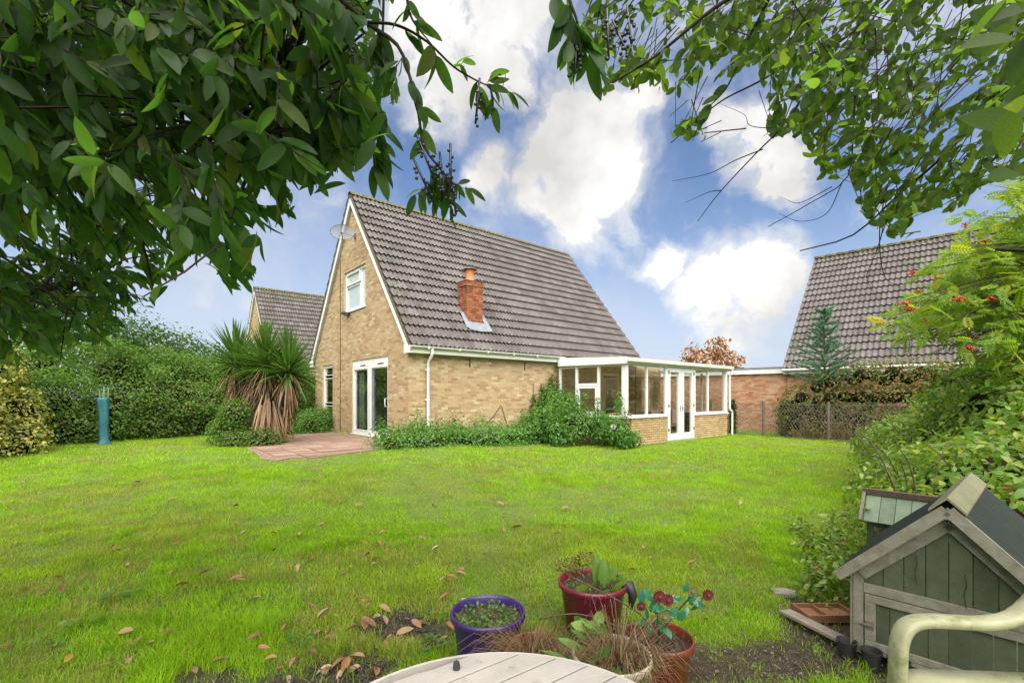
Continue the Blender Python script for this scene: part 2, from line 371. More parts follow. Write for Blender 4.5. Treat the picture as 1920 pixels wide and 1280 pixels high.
# ------------------------------------------------------------------ ground
MUD = [(gp(748,1180), .42, .26), (gp(660,1262), .34, .2), (gp(560,1300), .4, .2), (gp(1130,1270), .62, .42), (gp(1330,1255), .4, .22), (gp(1480,1235), .52, .26), (gp(1540,1150), .28, .3), (gp(1600,1200), .5, .5), (gp(370,1275), .25, .1), (gp(1000,1310), .6, .4)]
def mud(x, y):
    x = np.asarray(x, float); y = np.asarray(y, float); v = np.zeros(np.broadcast(x, y).shape)
    w = (fbm(x*5, y*5, 11)-.5)*1.1
    for c, rx, ry in MUD:
        d = np.sqrt(((x-c.x)/rx)**2+((y-c.y)/ry)**2)+w
        v = np.maximum(v, sstep(1.15, .6, d))
    return v
def house_local(x, y):                        # world -> house frame
    dx = x-HA[0]; dy = y-HA[1]; return dx*DR[0]+dy*DR[1], dx*DL[0]+dy*DL[1]
HA = (-2.77, 12.58); DR = (.7634, .6459); DL = (-.6459, .7634); HRZ = math.atan2(.6459, .7634)
def build_ground():
    xs = np.unique(np.concatenate([np.linspace(-150,-20,14), np.arange(-20,-4,.4), np.arange(-4,4.5,.07), np.arange(4.5,20,.4), np.linspace(20,150,14)]).round(4))
    ys = np.unique(np.concatenate([np.linspace(-60,-3,10), np.arange(-3,.8,.3), np.arange(.8,5,.07), np.arange(5,22,.3), np.linspace(22,200,16)]).round(4))
    X, Y = np.meshgrid(xs, ys); Z = ground_z(X, Y); md = mud(X, Y)
    Z = Z-.02*md + .012*md*(vnoise(X*14, Y*14, 8)-.3)
    V = np.stack([X.ravel(), Y.ravel(), Z.ravel()], 1); nx = len(xs); ny = len(ys)
    i = np.arange(nx*ny).reshape(ny, nx); Fq = np.stack([i[:-1,:-1].ravel(), i[:-1,1:].ravel(), i[1:,1:].ravel(), i[1:,:-1].ravel()], 1)
    me = npmesh('ground', V, [Fq], smooth=True, attrs={'mud': md.ravel()})
    m, nt, b = base('lawn_soil')
    n = add_noise(nt, 1.3, 8, .65); n2 = add_noise(nt, 22, 8, .7)
    g = ramp(nt, n.outputs['Fac'], [(.3, (.075,.125,.012)), (.7, (.115,.17,.016))])
    g = mixc(nt, mrange(nt, n2.outputs['Fac'], .45, .7), g, (.07,.075,.02))
    e = ramp(nt, n2.outputs['Fac'], [(.3, (.022,.015,.011)), (.55, (.06,.04,.027)), (.8, (.10,.075,.055))])
    a = nt.nodes.new('ShaderNodeAttribute'); a.attribute_name = 'mud'
    col = mixc(nt, a.outputs['Fac'], g, e); nt.links.new(col, b.inputs['Base Color']); b.inputs['Roughness'].default_value = .9
    n3 = add_noise(nt, 45, 8, .7); bump(nt, b, n3.outputs['Fac'], .8, .03)
    me.materials.append(m); o = link(bpy.data.objects.new('ground', me)); tag(o, 'lawn ground with bare muddy patches', None, kind='structure')
build_ground()
PATIO = [gp(462,842), gp(478,850), gp(490,862), gp(520,865), gp(545,860), gp(590,859), gp(640,852), gp(690,846), gp(740,838), gp(700,822), gp(660,816), gp(630,812), gp(600,812), gp(560,815), gp(520,826), gp(478,834)]
def in_house(x, y):
    u, v = house_local(x, y)
    a = (u > -.05) & (v > -.05) & (v < 7.8); c = (u > 5.5) & (u < 12.1) & (v > -3.0) & (v < 7.8)
    return a | c
def build_grass():
    Vs = []; Fs = []; T = []; off = 0
    pp = [(p.x, p.y) for p in PATIO]
    def layer(y0, y1, dens, hgt, wid, seg):
        nonlocal off
        ar = 1.16*(y1*y1-y0*y0)+2*(y1-y0)*.6
        n = int(ar*dens)
        y = np.sqrt(RNG.uniform(y0*y0, y1*y1, n)); x = RNG.uniform(-1, 1, n)*(1.16*y+.5)
        den = fbm(x*1.3, y*1.3, 21); k = RNG.uniform(0, 1, n) > .88*mud(x, y)
        k &= RNG.uniform(0, 1, n) < .45+1.1*den-.3*(vnoise(x*7, y*7, 61) > .78)
        k &= ~in_house(x, y) & ~inpoly(pp, x, y)
        k &= ~((x > .74*y+.35) & (y > 3.2) & (RNG.uniform(0,1,n) < .9))
        x = x[k]; y = y[k]; n = len(x); z = ground_z(x, y)-.004
        h = hgt*(.15+1.6*fbm(x*1.1, y*1.1, 31)**1.3+.5*(vnoise(x*5,y*5,33) > .72))*RNG.uniform(.55, 1.25, n)*(1-.5*mud(x, y)); w = wid*RNG.uniform(.6, 1.3, n)
        a = RNG.uniform(0, 2*np.pi, n); ln = np.abs(RNG.normal(.65, .4, n))*h; ba = a+np.pi/2+RNG.normal(0, .6, n)
        dx = np.cos(ba)*ln; dy = np.sin(ba)*ln; cx = np.cos(a)*w/2; cy = np.sin(a)*w/2
        t = np.clip(1.3*(fbm(x*.7, y*.7, 41)-.5)+.55*(vnoise(x*3.3, y*3.3, 43)-.5)+.28*RNG.uniform(0, 1, n)+.25+.13*sstep(3.5, 8.5, y), 0, .80)  # last term tints near blades darker, standing in for the trees' shade
        t = np.where(RNG.uniform(0, 1, n) < .008, .97, t)
        if seg == 2:
            P = np.stack([np.stack([x-cx, y-cy, z], 1), np.stack([x+cx, y+cy, z], 1), np.stack([x+cx*.8+dx*.35, y+cy*.8+dy*.35, z+h*.6], 1), np.stack([x-cx*.8+dx*.35, y-cy*.8+dy*.35, z+h*.6], 1), np.stack([x+dx, y+dy, z+h*.92], 1)], 1)
            i = off+np.arange(n)*5; Fs.append(np.stack([i, i+1, i+2, i+3], 1)); Fs.append(np.stack([i+3, i+2, i+4], 1)); m = 5
        else:
            P = np.stack([np.stack([x-cx, y-cy, z], 1), np.stack([x+cx, y+cy, z], 1), np.stack([x+dx, y+dy, z+h], 1)], 1)
            i = off+np.arange(n)*3; Fs.append(np.stack([i, i+1, i+2], 1)); m = 3
        Vs.append(P.reshape(-1, 3)); T.append(np.repeat(t, m)); off += n*m
    layer(1.2, 3.2, 12500, .058, .0032, 2)
    layer(3.2, 5.5, 6400, .056, .0045, 2)
    layer(5.5, 9, 3000, .052, .008, 1)
    layer(9, 20, 950, .05, .015, 1)
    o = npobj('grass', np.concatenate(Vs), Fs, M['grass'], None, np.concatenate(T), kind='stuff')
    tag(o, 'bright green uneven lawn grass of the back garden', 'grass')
build_grass()

# ------------------------------------------------------------------ leaf masses
def leaf_base(width=.38, seg=4, fold=.12, curl=.12, tipw=.55):
    """leaf along +Y from 0..1"""
    V = []; F = []
    for i in range(seg+1):
        t = i/seg; w = width/2*math.sin(math.pi*t**.9)**.62 if 0 < t < 1 else width*.03
        z = -curl*t*t
        V += [(-w, t, z+fold*w*2), (0, t, z), (w, t, z+fold*w*2)]
    for i in range(seg):
        a = i*3; F += [(a, a+1, a+4, a+3), (a+1, a+2, a+5, a+4)]
    return np.array(V), np.array(F)
def frames(d, nrm, ln, wd=None):
    d = d/np.maximum(1e-9, np.linalg.norm(d, axis=1, keepdims=True))
    x = np.cross(d, nrm); x /= np.maximum(1e-9, np.linalg.norm(x, axis=1, keepdims=True)); z = np.cross(x, d)
    ln = np.broadcast_to(np.asarray(ln, float), (len(d),)); wd = ln if wd is None else wd
    return np.stack([x*wd[:, None], d*ln[:, None], z*ln[:, None]], 2)
def inst(bV, bF, Ms, Ts):
    n = len(Ts); V = np.einsum('nij,kj->nki', Ms, bV)+Ts[:, None, :]
    F = (bF[None]+(np.arange(n)*len(bV))[:, None, None]).reshape(-1, bF.shape[1])
    return V.reshape(-1, 3), F
LAUREL = leaf_base(.33, 7, .12, .22); OVAL = leaf_base(.54, 6, .10, .16); HEDGE = leaf_base(.56, 3, .18, .2); LONG = leaf_base(.3, 4, .15, .2)
SMALL = (np.array([(0,0,0),(.32,.45,.06),(0,1,-.08),(-.32,.45,.06)]), np.array([(0,1,2),(0,2,3)]))
def leaves(parent, bas, Ms, Ts, mat, tint=None, nparts=0, name='leaf', stuff='foliage', loc=None, smooth=True):
    """the nparts largest-looking leaves become objects, the rest one mesh"""
    loc = np.array(loc if loc is not None else (0, 0, 0), float); n = len(Ts)
    if n == 0: return
    tint = RNG.uniform(0, 1, n) if tint is None else tint
    sel = np.zeros(n, bool)
    if nparts:
        mid = Ts+.5*Ms[:, :, 1]; px, py = proj(mid); size = np.linalg.norm(Ms[:, :, 1], axis=1)/np.maximum(mid[:, 1], .2)
        vis = (px > 5) & (px < 1915) & (py > 5) & (py < 1275) & (mid[:, 1] > .3)
        idx = np.argsort(-np.where(vis, size, 0))[:nparts]; sel[idx[vis[idx]]] = True
        me = npmesh(name, bas[0], [bas[1]], smooth=smooth); me.materials.append(mat)
        for i in np.nonzero(sel)[0]:
            o = link(bpy.data.objects.new(name, me), parent); A = Ms[i]; p = Ts[i]-loc
            o.matrix_basis = Matrix(((A[0,0],A[0,1],A[0,2],p[0]),(A[1,0],A[1,1],A[1,2],p[1]),(A[2,0],A[2,1],A[2,2],p[2]),(0,0,0,1)))
    k = ~sel
    if k.any():
        V, F = inst(bas[0], bas[1], Ms[k], Ts[k]-loc)
        npobj(stuff, V, [F], mat, parent, np.repeat(tint[k], len(bas[0])), smooth, kind='stuff')
def unit(v): return v/np.maximum(1e-9, np.linalg.norm(v, axis=-1, keepdims=True))
def blob_leaves(blobs, n, size, out=.8, depth=.35, droop=.3, jit=.6, rough=.25):
    B = np.array([[*b[0], *b[1]] for b in blobs], float)     # cx cy cz rx ry rz
    area = (B[:, 3]*B[:, 4]+B[:, 3]*B[:, 5]+B[:, 4]*B[:, 5]); p = area/area.sum()
    k = RNG.choice(len(B), n, p=p); d = unit(RNG.normal(size=(n, 3)))
    rad = 1-depth*RNG.uniform(0, 1, n)**1.5+rough*(RNG.uniform(0,1,n)**3)
    P = B[k, :3]+d*B[k, 3:]*rad[:, None]
    ins = np.zeros(n, bool)
    for j in range(len(B)):
        q = (P-B[j, :3])/B[j, 3:]; ins |= (np.sum(q*q, 1) < .5) & (k != j)
    keep = ~ins & (P[:, 2] > ground_z(P[:, 0], P[:, 1])+.01); P = P[keep]; d = d[keep]; n = len(P)
    nr = unit(d*out+np.array([0, 0, .5])+jit*RNG.normal(size=(n, 3)))
    dr = unit(np.cross(nr, RNG.normal(size=(n, 3)))+np.array([0, 0, -droop])+.3*d)
    ln = size*RNG.uniform(.6, 1.3, n)
    return frames(dr, nr, ln), P
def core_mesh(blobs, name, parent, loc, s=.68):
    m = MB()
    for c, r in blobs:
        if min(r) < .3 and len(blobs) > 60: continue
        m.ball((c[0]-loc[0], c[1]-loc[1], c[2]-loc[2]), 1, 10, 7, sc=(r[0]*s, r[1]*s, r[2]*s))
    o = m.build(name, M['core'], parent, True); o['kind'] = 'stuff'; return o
def bush(name, blobs, n, size, mat, label, cat, basis=SMALL, nparts=0, core=.68, extra=None, group=None, loc=None, **k):
    b0 = blobs[0][0]; loc = loc or (b0[0], b0[1], float(ground_z(b0[0], b0[1])))
    o = empty(name, loc, 0, label, cat, group)
    Ms, Ts = blob_leaves(blobs, n, size, **k)
    leaves(o, basis, Ms, Ts, mat, None, nparts, 'leaf', 'foliage', loc)
    if extra:
        for (bl, nn, sz, mt, bs, kk) in extra:
            Ms, Ts = blob_leaves(bl, nn, sz, **kk); leaves(o, bs, Ms, Ts, mt, None, 0, 'leaf', 'foliage', loc)
    if core: core_mesh(blobs, 'branches', o, loc, core)  # solid dark balls inside the bush, standing in for its inner shade
    return o

# ------------------------------------------------------------------ masonry, roofs, windows
def frame_m(o, u, out):
    """(u, outward, z) -> parent space"""
    u = Vector(u); out = Vector(out); o = Vector(o)
    return Matrix(((u.x,out.x,0,o.x),(u.y,out.y,0,o.y),(u.z,out.z,1,o.z),(0,0,0,1)))
def wall_slab(name, fm, L, z0, top, openings, mat, parent, thick=.1, inset=.0015):
    us = sorted({0.0, L, *[a for a, b, c, d in openings], *[b for a, b, c, d in openings], *[u for u, z in top if 0 < u < L]})
    tz = lambda u: float(np.interp(u, [t[0] for t in top], [t[1] for t in top]))
    m = MB()
    for ua, ub in zip(us[:-1], us[1:]):
        if ub-ua < 1e-4: continue
        mid = (ua+ub)/2; zs = sorted([(c, d) for a, b, c, d in openings if a-1e-6 <= ua and ub <= b+1e-6]); lo = z0
        for c, d in zs+[(None, None)]:
            if c is None: poly = [(ua, lo), (ub, lo), (ub, tz(ub-1e-5)), (ua, tz(ua+1e-5))]
            else: poly = [(ua, lo), (ub, lo), (ub, c), (ua, c)]
            if max(p[1] for p in poly)-lo > .01:
                v = [fm @ Vector((p[0], -inset, p[1])) for p in poly]+[fm @ Vector((p[0], -thick, p[1])) for p in poly]
                m.add(v, [(0,1,2,3),(7,6,5,4),(0,4,5,1),(1,5,6,2),(2,6,7,3),(3,7,4,0)])
            if d is not None: lo = d
    return m.build(name, mat, parent)
BR = MB(); BR.add([(0,0,0),(1,0,0),(1,0,1),(0,0,1),(0,1,0),(1,1,0),(1,1,1),(0,1,1)], [(4,7,6,5),(0,4,5,1),(2,6,7,3),(0,3,7,4),(1,5,6,2)])
BR_V = np.array(BR.v); BR_F = np.array(BR.f); BR_ME = {}
def brick_spans(L, z0, topf, openings, course=.075, bl=.225, joint=.010, seed=0):
    out = []; rr = random.Random(seed); z = z0; row = 0
    while z < topf(None)-.02:
        u = -(bl/2 if row % 2 else 0)
        if rr.random() < .0: u -= .05
        z1 = z+course-joint
        while u < L:
            a = max(0, u); b = min(L, u+bl-joint); segs = [(a, b)]
            for (oa, ob, oc, od) in openings:
                if z1 > oc+.005 and z < od-.005:
                    ns = []
                    for (p, q) in segs:
                        if q <= oa or p >= ob: ns.append((p, q)); continue
                        if p < oa: ns.append((p, oa))
                        if q > ob: ns.append((ob, q))
                    segs = ns
            for (p, q) in segs:
                if q-p > .025 and topf((p+q)/2) > z1+.01: out.append((p, q, z, z1, rr.random()))
            u += bl
        z += course; row += 1
    return out
def lay_bricks(fm, spans, mat, parent, world_m, nparts, proud=.002, stuff='bricks'):
    rr = random.Random(3); dat = []
    for (a, b, z0, z1, t) in spans:
        c = world_m @ fm @ Vector(((a+b)/2, 0, (z0+z1)/2)); dat.append((c.length, a, b, z0, z1, t))
    dat.sort(); key = mat.name
    if key not in BR_ME:
        BR_ME[key] = npmesh('brick', BR_V, [BR_F]); BR_ME[key].materials.append(mat)
    Vs = []; T = []
    for i, (_, a, b, z0, z1, t) in enumerate(dat):
        pr = proud+rr.uniform(-.002, .003)
        mm = fm @ Matrix.Translation((a, -.004, z0)) @ Matrix.Diagonal((b-a, pr+.004, z1-z0, 1))
        if i < nparts:
            o = link(bpy.data.objects.new('brick', BR_ME[key]), parent); o.matrix_basis = mm
        else:
            A = np.array(mm); Vs.append(BR_V @ A[:3, :3].T+A[:3, 3]); T.append(np.full(8, t))
    if Vs:
        F = (BR_F[None]+(np.arange(len(Vs))*8)[:, None, None]).reshape(-1, 4)
        npobj(stuff, np.concatenate(Vs), [F], mat, parent, np.concatenate(T), kind='stuff')
def tile_base(w=.3, n=16, g=.377, lap=.05):
    V = []; F = []
    us = [w*i/n for i in range(n+1)]
    h = [.050*(.5+.5*math.cos(2*math.pi*u/(w/2)))**1.4 for u in us]
    for (s, dz) in ((0, .068), (g+lap, .002)):
        V += [(u, s, z+dz) for u, z in zip(us, h)]
    V += [(u, .004, z+.068-.014) for u, z in zip(us, h)]
    V += [(u, .16, z+.068-.034) for u, z in zip(us, h)]
    k = n+1
    for i in range(n):
        F.append((i, i+1, k+i+1, k+i)); F.append((2*k+i, 2*k+i+1, i+1, i)); F.append((3*k+i, 3*k+i+1, 2*k+i+1, 2*k+i))
    F += [(2*k, 0, k, k), ]
    F = [f for f in F if len(set(f)) == 4]
    return np.array(V), np.array(F)
def roof_slope(parent, sm, L, S, rows, world_m, nparts, mat, skip=None, w=.3, stuff='tiles'):
    """sm maps (u along eave, s up the slope, normal) to parent space"""
    g = S/rows; cols = max(1, round(L/w)); tw = L/cols; bV, bF = tile_base(tw, 14, g); me = npmesh('roof_tile', bV, [bF], smooth=False); me.materials.append(mat)
    rr = random.Random(9); its = []
    for r in range(rows):
        for c in range(cols):
            if skip and skip((c+.5)*tw, (r+.5)*g): continue
            mm = sm @ Matrix.Translation((c*tw, r*g, rr.uniform(0, .004))) @ Matrix.Rotation(rr.uniform(-.006, .006), 4, 'Z')
            cw = world_m @ mm @ Vector((tw/2, g/2, 0)); its.append(((cw-Vector((0,0,CH))).length, mm, rr.random()))
    its.sort(key=lambda q: q[0]); Vs = []; T = []
    for i, (_, mm, t) in enumerate(its):
        if i < nparts:
            o = link(bpy.data.objects.new('roof_tile', me), parent); o.matrix_basis = mm
        else:
            A = np.array(mm); Vs.append(bV @ A[:3, :3].T+A[:3, 3]); T.append(np.full(len(bV), t))
    if Vs:
        F = (bF[None]+(np.arange(len(Vs))*len(bV))[:, None, None]).reshape(-1, 4)
        npobj(stuff, np.concatenate(Vs), [F], mat, parent, np.concatenate(T), kind='stuff')
def ridge_tiles(parent, a, b, n, rad=.13, z=0):
    a = Vector(a); b = Vector(b); d = (b-a)/n; side = d.normalized().cross(Vector((0,0,1)))
    m = MB(); k = 8; v = []
    for s, r in ((0, rad*1.06), (.96, rad)):
        for i in range(k+1):
            an = math.pi*i/k; v.append(d*s+side*(math.cos(an)*r)+Vector((0,0,math.sin(an)*r*.9)))
    for s, r in ((0, rad*.9),):
        for i in range(k+1):
            an = math.pi*i/k; v.append(d*s+side*(math.cos(an)*r)+Vector((0,0,math.sin(an)*r*.9)))
    f = [(i, i+1, k+2+i, k+1+i) for i in range(k)]+[(2*k+2+i, 2*k+3+i, i+1, i) for i in range(k)]
    m.add(v, f); me = m.mesh('ridge_tile', True); me.materials.append(M['ridge'])
    for i in range(n):
        o = link(bpy.data.objects.new('ridge_tile', me), parent); o.location = a+d*i; o.rotation_euler = (random.uniform(-.01,.01), random.uniform(-.01,.01), 0)
def bars(m, fm, u0, u1, z0, z1, o0, o1):
    v = [(u0,o0,z0),(u1,o0,z0),(u1,o1,z0),(u0,o1,z0),(u0,o0,z1),(u1,o0,z1),(u1,o1,z1),(u0,o1,z1)]
    m.add([fm @ Vector(p) for p in v], [(0,3,2,1),(4,5,6,7),(0,1,5,4),(1,2,6,5),(2,3,7,6),(3,0,4,7)])
def glazed(name, parent, fm, u0, u1, z0, z1, cells, fw=.06, out=-.05, dep=.07, sill=True, glass=None, frame=None, sashes=(), label=None, pane_name='pane'):
    """frame round u0..u1 x z0..z1; cells = list of (ua,ub,za,zb) panes; bars fill the rest"""
    m = MB(); o1 = out; o0 = out-dep
    bars(m, fm, u0, u0+fw, z0, z1, o0, o1); bars(m, fm, u1-fw, u1, z0, z1, o0, o1)
    bars(m, fm, u0+fw, u1-fw, z0, z0+fw, o0, o1-.002); bars(m, fm, u0+fw, u1-fw, z1-fw, z1, o0, o1-.002)
    us = sorted({c[0] for c in cells}|{c[1] for c in cells})
    for c in cells:                                  # a slim bead round each pane, standing a little proud
        a, b, p, q = c; w = .045 if c in sashes else .02; e = .012 if c in sashes else -.006
        bars(m, fm, a-w, a+.004, p-w, q+w, o0+.006, o1+e); bars(m, fm, b-.004, b+w, p-w, q+w, o0+.006, o1+e)
        bars(m, fm, a+.004, b-.004, p-w, p+.004, o0+.006, o1+e-.001); bars(m, fm, a+.004, b-.004, q-.004, q+w, o0+.006, o1+e-.001)
    f = m.build(name, frame or M['upvc'], parent, bevel=0)
    if label: f['label'] = label
    for (a, b, p, q) in cells:
        g = MB(); bars(g, fm, a, b, p, q, out-dep*.6-.006, out-dep*.6+.006); g.build(pane_name, glass or M['glass'], f)
    if sill:
        g = MB(); bars(g, fm, u0-.05, u1+.05, z0-.04, z0-.002, out-dep, .045); g.build('sill', frame or M['upvc'], f)
    return f

# ------------------------------------------------------------------ the house
def house_matrix(a, rz): return Matrix.Translation((a[0], a[1], 0)) @ Matrix.Rotation(rz, 4, 'Z')
W, LEN, EZ, EOUT, RZ_ = 7.68, 10.2, 2.86, .25, 8.13
KS = (RZ_-EZ)/(W/2+EOUT); SL = math.hypot(W/2+EOUT, RZ_-EZ); PITCH = math.atan(KS)
def slope_m(x0, y0, z0, flip, pitch=PITCH):
    c, s = math.cos(pitch), math.sin(pitch)
    if not flip: U, S_, N_ = (1,0,0), (0,c,s), (0,-s,c)
    else: U, S_, N_ = (-1,0,0), (0,-c,s), (0,s,c)
    return Matrix(((U[0],S_[0],N_[0],x0),(U[1],S_[1],N_[1],y0),(U[2],S_[2],N_[2],z0),(0,0,0,1)))
def eaves(parent, L, y, sgn, x0=0.0, cut=None, zb=2.66):
    """fascia, soffit and gutter along a long wall"""
    L1 = cut or L
    m = MB(); yo = y-sgn*.24; ys = sorted((yo, yo+sgn*.025)); m.box(x0-.10, L1, ys[0], ys[1], zb, EZ-.02)
    ys = sorted((yo+sgn*.025, y)); m.box(x0-.10, L1, ys[0], ys[1], zb+.005, zb+.02); m.build('fascia', M['fascia'], parent)
    g = MB(); pr = []
    for i in range(9):
        a = math.pi*i/8; pr.append((math.cos(a)*.058, -math.sin(a)*.058))
    for i in range(8, -1, -1):
        a = math.pi*i/8; pr.append((math.cos(a)*.05, -math.sin(a)*.05))
    yc = yo-sgn*.062
    v = [(x0-.12, yc+p[0], EZ-.015+p[1]) for p in pr]+[(L1+.02, yc+p[0], EZ-.015+p[1]) for p in pr]; n = len(pr)
    g.add(v, [(i, (i+1) % n, n+(i+1) % n, n+i) for i in range(n)])
    for xe in (x0-.125, L1+.02): g.add([(xe, yc+math.cos(math.pi*i/8)*.058, EZ-.015-math.sin(math.pi*i/8)*.058) for i in range(9)], [tuple(range(9))])
    for k in range(int((L1-x0)/1.0)):
        xb = x0+.4+k*1.0; g.box(xb, xb+.025, yc-.066, yc+.06, EZ-.09, EZ-.005)
    g.build('gutter', M['gutter'], parent)
def moss_clumps(parent, pts, seed=1):
    m = MB(); rr = random.Random(seed)
    for p, r in pts: m.ball(p, r, 6, 4, sc=(rr.uniform(.8,1.8), rr.uniform(.8,1.6), rr.uniform(.5,.9)))
    if pts: tag(m.build('moss', M['moss'], parent, True), kind='stuff')
def house_shell(h, wm, main=True, tparts=300, bparts=(0, 0), openings_g=(), openings_s=(), mat=None, side_len=LEN, rows=18):
    mat = mat or M['brick']; gt = [(0, EZ+KS*EOUT-.10), (W/2, RZ_-.12), (W, EZ+KS*EOUT-.10)]
    topg = lambda u: (RZ_-.15) if u is None else float(np.interp(u, [g[0] for g in gt], [g[1] for g in gt]))
    fg = frame_m((0,0,0), (0,1,0), (-1,0,0)); fs = frame_m((0,0,0), (1,0,0), (0,-1,0))
    gw = wall_slab('gable_wall', fg, W, -.1, gt, list(openings_g), M['mortar'], h)
    lay_bricks(fg, brick_spans(W, .005, topg, openings_g, seed=1), mat, gw, wm, bparts[0])
    sw = wall_slab('side_wall', frame_m((.1,0,0), (1,0,0), (0,-1,0)), side_len-.1, -.1, [(0, 2.75), (side_len-.1, 2.75)], [(a-.1, b-.1, c, d) for a, b, c, d in openings_s], M['mortar'], h)
    lay_bricks(fs, brick_spans(side_len, .005, lambda u: 2.70, openings_s, seed=2), mat, sw, wm, bparts[1])
    m = MB(); m.box(.1, side_len, W-.1, W, -.1, 2.75); m.build('rear_wall', mat, h)
    fb = frame_m((side_len,0,0), (0,1,0), (1,0,0)); wall_slab('end_wall', fb, W, -.1, gt, [], mat, h)
    # roof deck and tiles
    rf = MB(); t = .06; yv = -EOUT; x0, x1 = -.06, side_len+.06
    for (ya, yb) in ((-EOUT, W/2), (W+EOUT, W/2)):
        rf.add([(x0,ya,EZ-t),(x1,ya,EZ-t),(x1,yb,RZ_-t),(x0,yb,RZ_-t),(x0,ya,EZ),(x1,ya,EZ),(x1,yb,RZ_),(x0,yb,RZ_)], [(0,3,2,1),(4,5,6,7),(0,1,5,4),(1,2,6,5),(2,3,7,6),(3,0,4,7)])
    roof = rf.build('roof', M['dark'], h)
    def skip(u, s_):
        if not main: return False
        y = -EOUT+s_*math.cos(PITCH); return 2.12 < u-.12 < 2.78 and .25 < y < .9
    roof_slope(roof, slope_m(-.12, -EOUT-.05, EZ-.04, False), side_len+.24, SL, rows, wm, tparts, M['tile'], skip)
    roof_slope(roof, slope_m(side_len+.12, W+EOUT+.05, EZ-.04, True), side_len+.24, SL, rows, wm, 0, M['tile'])
    ridge_tiles(roof, (-.13, W/2, RZ_-.005), (side_len+.13, W/2, RZ_-.005), 24)
    for sgn, ya in ((1, -EOUT), (-1, W+EOUT)):
        a = Vector((-.10, ya, EZ-.145)); b = Vector((-.10, W/2, RZ_-.145)); m = MB()
        m.beam(a, b, .024, .19, up=(0, -sgn*math.sin(PITCH), math.cos(PITCH))); m.build('bargeboard', M['upvc'], h)
        m = MB(); m.beam(a+Vector((.05,0,-.06)), b+Vector((.05,0,-.06)), .09, .012, up=(0, -sgn*math.sin(PITCH), math.cos(PITCH))); m.build('soffit', M['fascia'], h)
        m = MB(); m.beam(a+Vector((0,0,.135)), b+Vector((0,0,.135)), .05, .055, up=(0, -sgn*math.sin(PITCH), math.cos(PITCH))); m.build('verge', M['ridge'], roof)
        m = MB(); y0, y1 = sorted((ya, ya+sgn*.29)); m.box(-.125, -.088, y0-.002, y1, 2.655, EZ+.02); m.build('eaves_end', M['upvc'], h)
    return gw, sw, roof
HM = house_matrix(HA, HRZ)
